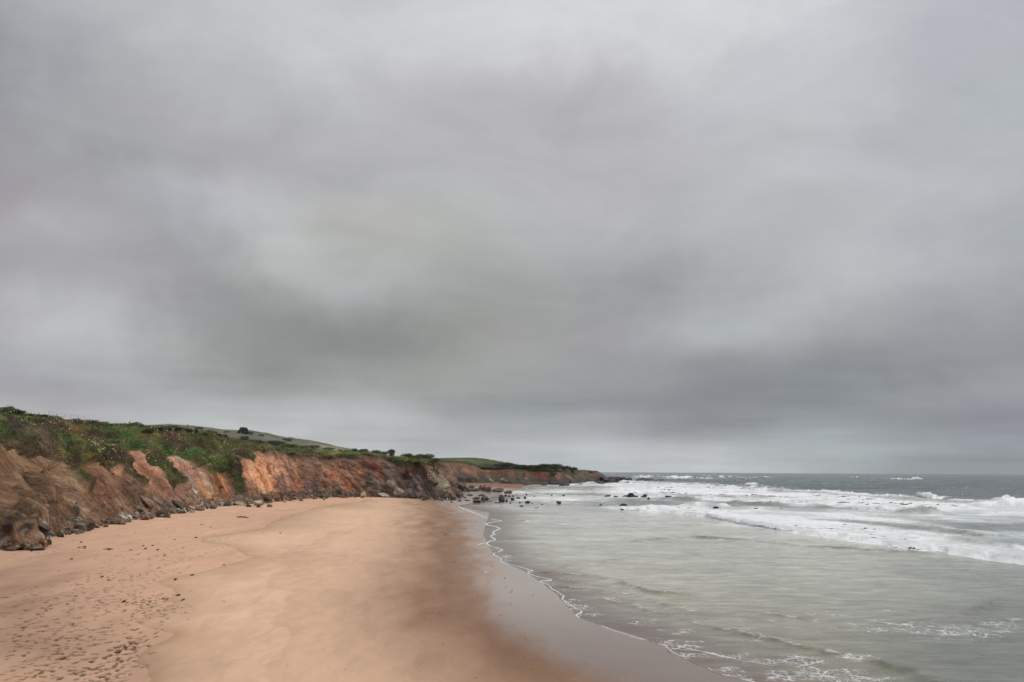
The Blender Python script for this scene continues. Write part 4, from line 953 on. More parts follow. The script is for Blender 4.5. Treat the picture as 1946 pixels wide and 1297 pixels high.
    rip = noisen(nt, mapping(nt, p, (.5, 1.5, 1), (0, 0, R_(-6))), 1.1, 6, .66).outputs['Fac']
    rip2 = noisen(nt, mapping(nt, p, (1.0, 2.6, 1), (0, 0, R_(10))), 6.5, 3, .6).outputs['Fac']
    rip3 = noisen(nt, mapping(nt, p, (.1, .32, 1)), 1.0, 4, .6).outputs['Fac']
    dis = noisen(nt, p, 1.5, 4, .6)
    wp = nd(nt, 'ShaderNodeVectorMath', {0: p, 1: nd(nt, 'ShaderNodeVectorMath', {0: dis.outputs['Color'], 'Scale': .75}, operation='SCALE').outputs[0]}, operation='ADD').outputs[0]
    vo = nd(nt, 'ShaderNodeTexVoronoi', {'Vector': mapping(nt, wp, (1, .8, 1)), 'Scale': 1.5}, feature='DISTANCE_TO_EDGE').outputs['Distance']
    vo2 = nd(nt, 'ShaderNodeTexVoronoi', {'Vector': mapping(nt, wp, (1, .7, 1)), 'Scale': 4.2}, feature='DISTANCE_TO_EDGE').outputs['Distance']
    patch = noisen(nt, mapping(nt, p, (.55, 1.1, 1)), 1.2, 5, .65).outputs['Fac']
    lac = mathn(nt, 'MAXIMUM', rampn(nt, vo, .0, .055, 1.15, 0), mathn(nt, 'MULTIPLY', rampn(nt, vo2, .0, .075, 1, 0), .8))
    gate = rampn(nt, mathn(nt, 'ADD', patch, mathn(nt, 'MULTIPLY', la, .30)), .60, .72)
    lac = mathn(nt, 'MULTIPLY', mathn(nt, 'MULTIPLY', lac, gate), rampn(nt, la, .02, .35))
    fn = noisen(nt, mapping(nt, p, (.8, 1.4, 1)), 3.5, 5, .7).outputs['Fac']
    ff = rampn(nt, mathn(nt, 'ADD', fo, rampn(nt, fn, .25, .75, -.17, .17)), .16, .98)
    fac = mathn(nt, 'MAXIMUM', ff, mathn(nt, 'MULTIPLY', lac, .8))
    ripple_k = rampn(nt, mathn(nt, 'ADD', rip, mathn(nt, 'MULTIPLY', rip3, .6)), .66, .98, .70, 1.28)  # light and dark of the ripples painted as streaks in the colour
    body = nd(nt, 'ShaderNodeVectorMath', {0: col, 'Scale': ripple_k}, operation='SCALE').outputs[0]
    white = mixc(nt, rampn(nt, fn, .3, .7), (.66, .68, .67), (.86, .87, .86))
    nt.links.new(mixc(nt, fac, body, white), b.inputs['Base Color'])
    nt.links.new(rampn(nt, fac, 0, 1, .13, .8), b.inputs['Roughness']); b.inputs['IOR'].default_value = 1.33
    nt.links.new(rampn(nt, fac, 0, 1, .5, .1), b.inputs['Specular IOR Level'])
    h = mathn(nt, 'ADD', mathn(nt, 'ADD', mathn(nt, 'MULTIPLY', rip, 1.0), mathn(nt, 'MULTIPLY', rip2, .28)), mathn(nt, 'ADD', mathn(nt, 'MULTIPLY', fac, .35), mathn(nt, 'MULTIPLY', mathn(nt, 'MULTIPLY', rip3, 9.0), rampn(nt, calm, .4, 1.0))))
    bp = nd(nt, 'ShaderNodeBump', {'Height': h, 'Distance': .09}); nt.links.new(rampn(nt, calm, 0, 1, .12, .9), bp.inputs['Strength'])
    nt.links.new(bp.outputs[0], b.inputs['Normal'])
    calm_v = np.clip(.24*near+.5*sst(dd, 0, 4)*sst(y, 30, 120)+.26*sst(y, 150, 400), 0, 1)
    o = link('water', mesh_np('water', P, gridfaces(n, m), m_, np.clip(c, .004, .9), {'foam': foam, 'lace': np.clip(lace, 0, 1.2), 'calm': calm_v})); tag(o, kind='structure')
    # ---- thick surf: the solid white rolls have a body of their own, lying on the water
    mw, nt, b = mat_new('surf_white'); fn = noisen(nt, mapping(nt, pos(nt), (.8, 1.4, 1)), 3.0, 5, .7).outputs['Fac']; fl = noisen(nt, mapping(nt, pos(nt), (.10, .22, 1)), 1.0, 5, .65).outputs['Fac']
    k = mathn(nt, 'ADD', rampn(nt, fn, .3, .7, -.12, .12), rampn(nt, fl, .3, .7, .0, 1.0)); nt.links.new(mixc(nt, k, (.62, .66, .65), (.88, .89, .88)), b.inputs['Base Color']); b.inputs['Roughness'].default_value = .8
    bp = nd(nt, 'ShaderNodeBump', {'Height': fn, 'Distance': .25, 'Strength': .8}); nt.links.new(bp.outputs[0], b.inputs['Normal'])
    fg = foam.reshape(n, m); thick = sst(foam, .97, 1.35)
    sel = (fg[:-1, :-1] > .97) & (fg[1:, 1:] > .97) & (fg[1:, :-1] > .97) & (fg[:-1, 1:] > .97) & (Y[:-1, :-1] > 60) & (Y[:-1, :-1] < 1500)
    f = gridfaces(n, m)[sel.ravel()]; used, inv = np.unique(f, return_inverse=True)
    lump = (.35+.65*(.5+.5*vnoise(x*1.2, y*1.2, seed=130)))*(.05+.16*thick)*(1+.35*np.minimum(y/150, 3))
    P2 = P[used].copy(); P2[:, 2] += .012+lump[used]*sst(foam[used], .97, 1.2)
    o = link('surf_foam', mesh_np('surf_foam', P2, inv.reshape(-1, 4), mw)); tag(o, 'rough white foam of the surf lying on the sea off the rocks', 'foam', kind='stuff')
    return mw


def foam_ribbon(mw):
    V = []; Fc = []

    def strip(pts, wk, seed):
        wx, wy = unp([p[0] for p in pts], [p[1] for p in pts]); S = np.concatenate([[0], np.cumsum(np.hypot(np.diff(wx), np.diff(wy)))])
        s = [0.0]
        while s[-1] < S[-1]: s.append(s[-1]+.0016*np.interp(s[-1], S, wy))
        s = np.array(s); X = smooth1(np.interp(s, S, wx), 4); Y = smooth1(np.interp(s, S, wy), 4)
        X = X+.05*vnoise(s*1.4, s*0, seed=seed)+.03*vnoise(s*4, s*0, seed=seed+1)+.0006*Y*vnoise(s*9, s*0, seed=seed+2)
        tx = np.gradient(X); ty = np.gradient(Y); l = np.hypot(tx, ty)+1e-9; nx, ny = ty/l, -tx/l
        w = (.010+.0007*Y)*wk*(.55+.75*np.abs(vnoise(s*.8, s*0, seed=seed+3))+.5*np.abs(vnoise(s*3.5, s*0, seed=seed+4)))
        w = w*sst(vnoise(s*.5, s*0, seed=seed+8)+.45*vnoise(s*2.3, s*0, seed=seed+9)+.85, -.15, .3)
        a = np.array([-1, -.5, 0, .5, 1.0]); hh = np.array([0, .8, 1, .8, 0])
        e = vnoise(s*11, s*0, seed=seed+5)*.35
        base = len(V)
        GX = X[:, None]+nx[:, None]*w[:, None]*(a[None, :]+e[:, None]*np.abs(a)[None, :]); GY = Y[:, None]+ny[:, None]*w[:, None]*(a[None, :]+e[:, None]*np.abs(a)[None, :])
        GZ = np.maximum(sand_z(GX, GY), 0)+.004+.022*hh[None, :]
        P = np.stack([GX, GY, GZ], 2).reshape(-1, 3); V.extend(P.tolist()); Fc.extend((gridfaces(len(s), 5)+base).tolist())
    strip(SWASH, 1.0, 200)
    strip(C7([(1500,895),(1600,910),(1700,930),(1800,955),(1946,985)])+C8([(0,700),(200,745),(400,785),(520,805)]), .55, 220)
    strip(C7([(350,285),(370,272),(405,268)]), .5, 240); strip(C7([(500,355),(560,345)]), .5, 250); strip(C7([(385,465),(400,455),(420,455)]), .5, 260)
    o = link('foam_line', mesh_np('foam_line', V, Fc, mw)); tag(o, 'thin wavy line of white foam along the edge of the wash on the beach', 'foam', kind='stuff')


# ------------------------------------------------------------------ rocks
import bmesh


def rock_mesh(name, seed, sx_=1, sy_=1, sz_=1, planes=13, rough=.10, sub=3, mat=None, strata=0.0):
    r = np.random.default_rng(seed); bm = bmesh.new(); bmesh.ops.create_icosphere(bm, subdivisions=sub, radius=1.0)
    v = np.array([q.co[:] for q in bm.verts]); f = np.array([[q.index for q in ff.verts] for ff in bm.faces]); bm.free()
    for _ in range(planes):
        nrm = r.normal(size=3); nrm /= np.linalg.norm(nrm); h = r.uniform(.45, .85); dd = v@nrm-h
        v = v-np.maximum(dd, 0)[:, None]*nrm*.97
    v = v*(1+rough*fbm(v[:, 0]*1.6, v[:, 1]*1.6, v[:, 2]*1.6, oct=3, seed=seed)[:, None])
    if strata:
        k = vnoise(v[:, 2]*5, v[:, 0]*.3, v[:, 1]*.3, seed=seed); v[:, :2] *= (1+strata*k)[:, None]
    v = v*np.array([sx_, sy_, sz_]); ext = (v.max(0)-v.min(0))/2; ctr = (v.max(0)+v.min(0))/2; v = (v-ctr)/ext[None, :]
    return mesh_np(name, v, f, mat, smooth=False)


VAR = {}
for kx in M_rock:
    VAR[kx] = [rock_mesh('rock', 300+i*7+len(kx), 1, .8, (.8, .5, 1.1, .45, .7)[i], 15, .16, 3, M_rock[kx], (.0, .12, .05, .15, .08)[i]) for i in range(5)]
SLAB = {kx: [rock_mesh('rock', 500+i*3, 1.2, .8, .25, 10, .10, 3, M_rock[kx], .12) for i in range(2)] for kx in ('grey', 'dark', 'pale', 'brown', 'spit')}
HIT = {}


def hit(px, py):
    d = Vector(ray(px, py).tolist()); best = None
    for kx, bv in HIT.items():
        loc, nrm, i, dist = bv.ray_cast(Vector((0, 0, CAMZ)), d)
        if loc is not None and (best is None or dist < best[1]): best = (loc, dist, nrm, kx)
    if d.z < -1e-4:
        t = -CAMZ/d.z
        if best is None or t < best[1]: best = (Vector((d.x*t, d.y*t, 0)), t, Vector((0, 0, 1)), 'water')
    return best


def put_rock(cx, cy, w, h, kx, var, name='rock', rot=None, tilt=0.0, slab=False, sink=.25, mesh=None):
    """cx,cy: middle of the rock in the photo; rests where its foot meets sand, sea or slope"""
    hb = hit(cx, cy+h*.42)
    if hb is None: return None
    loc, dist = hb[0], hb[0].y
    W = w*dist/F/2; H = h*dist/F
    me = mesh or (SLAB[kx][var % 2] if slab else VAR[kx][var % 5])
    rx = Matrix.Rotation(tilt, 4, 'Y') @ Matrix.Rotation(rot if rot is not None else random.uniform(-.5, .5), 4, 'Z')
    o = bpy.data.objects.new(name, me); COL.objects.link(o)
    sz = H*(.5+sink*.5)
    o.matrix_world = Matrix.Translation((loc.x, loc.y+W*.3, loc.z+H-sz)) @ rx @ Matrix.Diagonal((W, W*random.uniform(.6, .9), sz, 1))
    return o


ORD = ['first', 'second', 'third', 'fourth', 'fifth', 'sixth', 'seventh', 'eighth', 'ninth', 'tenth', 'eleventh', 'twelfth', 'thirteenth', 'fourteenth', 'fifteenth', 'sixteenth', 'seventeenth', 'eighteenth', 'nineteenth', 'twentieth']


def cluster(rocks, desc, group, name, kx, cat='rock', special=None):
    """rocks: (cx,cy,w,h). labels count from the left within the cluster"""
    rocks = sorted(rocks); big = max(r[2]*r[3] for r in rocks)
    for i, (cx, cy, w, h) in enumerate(rocks):
        o = put_rock(cx, cy, w*1.08, h*1.15, kx, random.randrange(5), name)
        if o is None: continue
        q = w/h; sh = 'tall pointed' if q < .95 else ('low flat' if q > 3 else 'rounded' if q < 1.6 else 'humped')
        sz = 'largest' if w*h == big else ('tiny' if w*h < 14 else 'small' if w*h < 35 else 'large')
        tag(o, f"{sz} {sh} rock, {ORD[i]} from left of {desc}", cat, group)


def build_rocks():
    cluster([(1141.6,961,8,4),(1151,962,8,2),(1162,960.5,6,1.8),(1185,961.7,14,6.5),(1196,960.8,13,1.8),(1205,959.5,4,1.5),(1182,969,8,2)], 'the rocks before the breaking foam', 'rocks standing in the shallows off the beach', 'sea_rock', 'wet')
    cluster([(1155.5,943,13,3),(1170,944,9,2),(1188,943.5,10,3),(1199.5,941.8,14,7),(1208,944,9,2.6),(1220,944.5,5,1.5),(1226,942.8,10,5.4),(1233,948,7,4)], 'the row of reef rocks in mid water', 'rocks standing in the shallows off the beach', 'sea_rock', 'wet')
    cluster([(1257,942,3,1.5),(1261,948,9,3.2),(1270.5,945.7,13,5),(1314.7,949,6,3),(1296,964,8,2),(1361,966,12,4.6),(1437,967,7,2),(1485,968,7,2),(1781,972,6,4)], 'rocks among the white surf', 'rocks in the white surf', 'sea_rock', 'wet')
    cluster([(1000.5,940.5,5,3),(1015.6,944,3,1.6),(1048.5,942,3.4,1.6),(1071,941.5,5,2.4),(1019.7,965.4,7,1.3),(1030,959,4,1.3),(1062,956,9,5),(1003,955.5,9,5),(997.7,946.3,5,5),(1011,957,4,1.4)], 'the rocks in foam beside the spit', 'rocks standing in the shallows off the beach', 'sea_rock', 'wet')
    cluster([(963,952,5,5),(961,942,5,3),(968,943,6,3),(975,943,4,2.4),(973.5,949.5,8,4.4),(985,947,8,2.4),(988,955.7,4,2),(991,962,8,2.2),(970,956,4.5,3),(981,941,4,1.6)], 'those around the tall spiky rock', 'rocks around the tall spiky rock', 'sea_rock', 'wet')
    o = put_rock(953, 948.5, 12, 14, 'wet', 2, 'sea_rock', tilt=-.2); tag(o, 'tall jagged black rock at the end of the spit, the spikiest in the water', 'rock')
    cluster([(904,931.5,14,5),(912.4,928,8,8.5),(919,929,10,9.5),(928,931,15,8.5),(946,932,20,7),(965.6,936,15,5.6),(938,933,8,4),(897,932,14,4)], 'the jagged ridge across the sand', 'jagged rock ridge across the cove sand', 'ridge_rock', 'spit')
    cluster([(893,941,11,3),(914.7,941.5,12,3),(921,947.5,15,7.5),(904.7,947,14,4),(906,953,14,5.5),(918,954,6,2),(888,951,10,2.2),(873,952,7,2),(930,953.5,10,1.4),(946,955.5,12,1.4),(884,946,6,2)], 'the low rocks before the jagged ridge', 'low rocks on the wet sand', 'beach_rock', 'spit')
    cluster([(1150,911,24,7),(1172,910,34,6),(1194,911,24,4.5),(1228,911.5,38,4.4),(1256,913,17,3)], 'the reef running seaward off the headland', 'reef off the headland', 'reef_rock', 'wet')
    cluster([(1192,917,8,2),(1204,919,8,1.4),(1168,916,16,3.4),(1156,918,14,3)], 'the rocks below the headland point', 'foam washed rocks below the headland', 'reef_rock', 'wet')
    cluster([(1000,921,10,2.5),(1035,922,14,4),(1052,920,20,6),(1072,921,18,7),(1086,918,12,8),(1120,919,20,5),(1140,918,24,6),(1104,921,10,3)], 'those along the foot of the headland', 'dark rocks at the foot of the headland', 'headland_rock', 'wet')
    # named boulders at the foot of the near cliff: (cx,cy,w,h,kind,slab,tilt,label)
    N = [
     (69,1041.5,27,6,'grey',1,0,'long flat grey slab lying on sand at foot of the nearest buttress'),
     (52,1036,20,10,'brown',0,0,'brown boulder against the foot of the nearest ochre buttress'),(34,1040,16,7,'pale',0,0,'small pale stone beneath the nearest buttress at the left edge'),(18,1044,20,7,'dark',0,0,'dark stone at the left edge of the photo under the cliff'),
     (76,1032,14,12,'rust',0,.2,'rusty wedge of rock at the corner of the nearest buttress'),
     (76,1000,34,8,'dark',1,.45,'dark tilted slab behind the nearest buttress, upper of the pair'),(84,1010,36,7,'grey',1,.35,'grey tilted slab behind the nearest buttress, lower of the pair'),
     (147,997,37,20,'grey',0,.15,'biggest grey angular block at foot of the brown slope'),(144,967,16,20,'grey',0,.25,'upright pointed grey rock above the biggest grey block'),(141,1010,26,7,'grey',1,.1,'low grey slab on the sand below the biggest grey block'),
     (172,1000,15,12,'dark',0,.3,'dark block just right of the biggest grey block'),(184,996,13,9,'brown',0,0,'brown boulder right of the dark block at the cliff foot'),(199,992,13,8,'dark',0,.2,'small dark leaning rock between brown boulder and pale slabs'),
     (232,985,26,8,'pale',1,.5,'long white tilted slab, leftmost of the pale slabs'),(243,983,22,7,'pale',1,.6,'narrow white slab leaning beside the long white slab'),(254,980,20,11,'pale',0,.2,'chunky white block beside the tilted white slabs'),(232,994.5,12,6,'brown',0,0,'tan rounded stone on the sand before the white slabs'),
     (274,955,37,14,'brown',1,.5,'big pale layered outcrop leaning out of the slope above white slabs'),(262,966,22,8,'grey',1,.5,'grey tilted ledge below the pale layered outcrop'),
     (284,983,17,9,'brown',0,0,'reddish brown boulder right of the white block'),(282,977,9,4,'pale',0,0,'small white stone on top of the reddish boulder'),(305,976,22,15,'dark',0,.4,'tall dark wedge of rock leaning at the cliff foot'),(316,982,14,6,'dark',1,.1,'dark flat slab at the toe of the dark wedge'),
     (326,972,20,9,'brown',0,0,'rounded brown boulder right of the dark wedge'),(344,973,15,7,'grey',0,0,'grey boulder beside the rounded brown boulder'),(338,962,34,12,'dark',1,.5,'long dark ridge of tilted slabs above the brown boulder'),
     (355,955,15,13,'brown',0,0,'squarish brown boulder high on the rubble bank'),(378,969,18,5,'grey',1,0,'flat blue grey slab on sand at end of the rubble'),(365,972,9,5,'pale',0,0,'small pale stone on the sand by the flat grey slab'),(381,960,12,7,'brown',0,0,'tan block above the flat blue grey slab'),(388,966,6,3,'pale',0,0,'tiny white stone right of the flat grey slab'),
     (431,955,16,8,'grey',0,0,'grey boulder at the foot of the orange scar'),(455,958,24,8,'pale',1,.3,'long pale slab lying before the green spur'),(472,961,10,6,'dark',0,0,'dark stone right of the long pale slab'),(490,957,18,8,'pale',0,.2,'pale blocky rock in the pile below the green spur'),
     (505,948,25,14,'brown',0,.4,'large brown tilted rock topping the pile below the green spur'),(523,946.5,16,11,'brown',0,0,'light brown boulder at the left foot of the orange cliff'),(534,946,9,12,'rust',0,.1,'dark red upright stone beside the light brown boulder'),(512,961,10,7,'grey',0,0,'lone grey stone on the sand before the rock pile'),(491,962.5,7,5,'dark',0,0,'small dark stone on the sand left of the lone grey stone'),(482,948,14,8,'grey',0,.3,'grey rock wedged at the left of the pile'),
     (614,944,18,8,'dark',0,.3,'dark tilted rock under the streaked orange cliff'),(690,941,12,9,'pale',0,.2,'pale fan shaped stone at the foot of the grey nose'),(680,941,12,8,'dark',0,.1,'dark stone left of the pale fan shaped stone'),
     (731,942.5,25,9,'pale',1,.35,'white striped slab low on the sand before the cliff'),(757,936,22,15,'pale',1,.65,'bright white leaning slab above the striped slab'),(745,925,26,12,'grey',1,.7,'long grey leaning slab behind the bright white slab'),
     (777,938,20,14,'grey',0,.5,'twisted grey and white rock right of the white slab'),(786,944,16,7,'dark',1,.3,'dark toe of rock touching sand below the twisted rock'),(794,942,10,8,'brown',0,0,'small brown block beside the twisted grey rock'),
     (812,948.5,5,3.5,'dark',0,0,'lone tiny dark stone on sand before the grey buttress'),(838,938,12,24,'grey',1,.9,'tall greenish slab edging the grey buttress'),(845,945,14,9,'grey',0,.4,'greenish rock at the toe of the tall slab'),(861,947,10,9,'dark',0,-.1,'dark cone shaped rock on the sand past the buttress'),(858,954.5,4,2.5,'dark',0,0,'lone dot of rock on the open sand past the buttress'),(873,952,8,3,'brown',0,0,'low brown stone right of the dark cone shaped rock'),
     (852,936,14,9,'brown',0,.3,'brown boulder in the rubble beyond the buttress'),(868,939,18,8,'dark',0,.4,'dark boulder near the right end of the rubble'),(884,928,22,14,'spit',0,.5,'large sloping rock where the cliff toe meets the cove sand'),(870,922,26,10,'spit',0,.5,'long sloping dark rock above the large sloping rock'),(896,926,10,6,'spit',0,.3,'small sloping rock right of the large sloping rock'),
    ]
    for i, (cx, cy, w, h, kx, sl, ti, lab) in enumerate(N):
        kk = kx if (not sl or kx in SLAB) else 'grey'
        o = put_rock(cx, cy, w*1.05, h*1.15 if not sl else h*.9, kk, i, 'boulder', rot=random.uniform(-.35, .35), tilt=ti, slab=bool(sl), sink=.3)
        if o: tag(o, lab, 'rock')
    # countless small rubble: individuals sharing a label per stretch
    base = np.array(BASE_PX, float)
    ST = [(5, 110, 30, 'beneath the nearest ochre buttress'), (110, 225, 50, 'between the nearest buttress and the white slabs'), (225, 400, 88, 'along the bank below the left scars'), (400, 560, 48, 'below the green spur'), (560, 720, 44, 'under the streaked orange cliff'), (800, 885, 40, 'around the cliff point by the cove')]
    for (a, b_, k, where) in ST:
        for i in range(k):
            px_ = random.uniform(a, b_); py_ = np.interp(px_, base[:, 0], base[:, 1])-random.triangular(-2.5, 11, 0)
            dist = 9835/(py_-893); sc = random.triangular(3.5, 14, 4.5) if px_ < 450 else random.triangular(2.5, 8, 3.5)
            kx = random.choice(['grey', 'brown', 'brown', 'dark', 'pale', 'brown', 'brown', 'grey'] if px_ < 800 else ['dark', 'spit', 'spit', 'grey', 'pale'])
            o = put_rock(px_, py_, sc*1.3, sc*random.uniform(.5, .9), kx, random.randrange(5), 'stone', rot=random.uniform(0, 3), tilt=random.uniform(-.3, .5), sink=.35)
            if o: tag(o, {'grey': 'grey', 'brown': 'brown', 'dark': 'dark', 'pale': 'pale', 'spit': 'grey brown'}[kx].join([('small ' if sc < 5.5 else 'larger '), f' fallen stone in the rubble {where}']), 'stone', f'{kx} rubble stones {where}')
    # dark pebbles on the wet sand
    for i, (cx, cy) in enumerate(C7([(190,90),(148,215),(208,383),(265,578),(347,600),(442,410),(516,484),(523,537),(553,570),(562,560),(690,587),(552,645),(490,710),(573,772),(645,855),(135,890),(636,972),(677,1045),(848,1032),(335,1097),(22,735),(112,693)])):
        o = put_rock(cx, cy, 1.7, 1.5, 'wet', i, 'pebble', sink=.2)
        if o: tag(o, 'small dark pebble alone on the smooth damp sand', 'pebble', 'pebbles dotted over the damp sand')


# ------------------------------------------------------------------ plants
def leaves_np(P0, N0, size, col, k=5, up=.7, spread=.8):
    """k leaf triangles round each point"""
    n = len(P0); P = np.repeat(P0, k, 0); Nn = np.repeat(N0, k, 0); s = np.repeat(size, k)[:, None]; c = np.repeat(col, k, 0)*rng.uniform(.78, 1.25, (n*k, 1))
    P = P+rng.normal(size=(n*k, 3))*s*spread*np.array([1, 1, .45])
    dv = Nn*up+rng.normal(size=(n*k, 3))*.75; dv /= np.linalg.norm(dv, axis=1, keepdims=True)
    sv_ = np.cross(dv, rng.normal(size=(n*k, 3))); sv_ /= np.linalg.norm(sv_, axis=1, keepdims=True)+1e-9
    a = P-sv_*s*.38; b = P+sv_*s*.38; t = P+dv*s*rng.uniform(.7, 1.4, (n*k, 1))
    V = np.stack([a, b, t], 1).reshape(-1, 3); Fc = np.arange(len(V)).reshape(-1, 3); C = np.repeat(c, 3, 0)
    C[2::3] *= 1.15
    return V, Fc, np.clip(C, .003, .8)


def shrub(cx, cy, w, h, col, label, cat='shrub', name='coastal_shrub', group=None, lumps=None, dense=1.0, yy=None):
    hb = hit(cx, cy+h*.55+1.0) or hit(cx, cy+h*.55+3)
    if hb is None or hb[3] == 'water': return
    loc = hb[0]; D = loc.y; W = w*D/F; H = h*D/F
    root = bpy.data.objects.new(name, None); COL.objects.link(root); root.empty_display_size = .3; root.location = (loc.x, loc.y, loc.z-.1); tag(root, label, cat, group)
    r = rng; L = lumps or [(r.uniform(-.36, .36), r.uniform(-.3, .3), r.uniform(.45, .72), r.uniform(.2, .32)) for _ in range(int(6+min(10, w/3)))]
    pts = []; nr = []
    tot = int(np.clip(w*h*4.5*dense, 60, 2600)); per = max(8, tot//len(L))
    for (a, b, c_, rr) in L:
        q = r.normal(size=(per, 3)); q /= np.linalg.norm(q, axis=1, keepdims=True); rad = r.uniform(.55, 1.05, (per, 1))
        pts.append(np.array([a*W, b*W*.7, c_*H])+q*rad*np.array([rr*W, rr*W*.8, min(rr*1.6, .42)*H])); nr.append(q)
    pts = np.concatenate(pts); nr = np.concatenate(nr); keep = pts[:, 2] > 0; pts, nr = pts[keep], nr[keep]
    lf = max(D*1.5/F, .07*H)
    V, Fc, C = leaves_np(pts, nr, np.full(len(pts), lf), np.ones((len(pts), 3))*lin(col)*(1+.25*vnoise(pts[:, 0], pts[:, 1], pts[:, 2], seed=5))[:, None], 2, .8, .4)
    link('foliage', mesh_np('foliage', V, Fc, M_leaf, C, smooth=False), root)
    # stem with limbs
    bv = []; bf = []
    def limb(p, q, r0_, r1_):
        p = np.array(p); q = np.array(q); d = q-p; d = d/np.linalg.norm(d); s1 = np.cross(d, [0.3, 1, .1]); s1 /= np.linalg.norm(s1); s2 = np.cross(d, s1); b0 = len(bv)
        for (c0, rad) in ((p, r0_), (q, r1_)):
            for j in range(6): a = j*math.pi/3; bv.append(c0+s1*math.cos(a)*rad+s2*math.sin(a)*rad)
        for j in range(6): bf.append((b0+j, b0+(j+1) % 6, b0+6+(j+1) % 6, b0+6+j))
    t = .035*min(W, H)+.02; limb((0, 0, -.3), (0, 0, .35*H), t*1.4, t)
    for (a, b, c_, rr) in L[:7]: limb((0, 0, .25*H), (a*W, b*W*.7, c_*H), t, t*.35)
    link('stem', mesh_np('stem', bv, bf, M_stem), root)


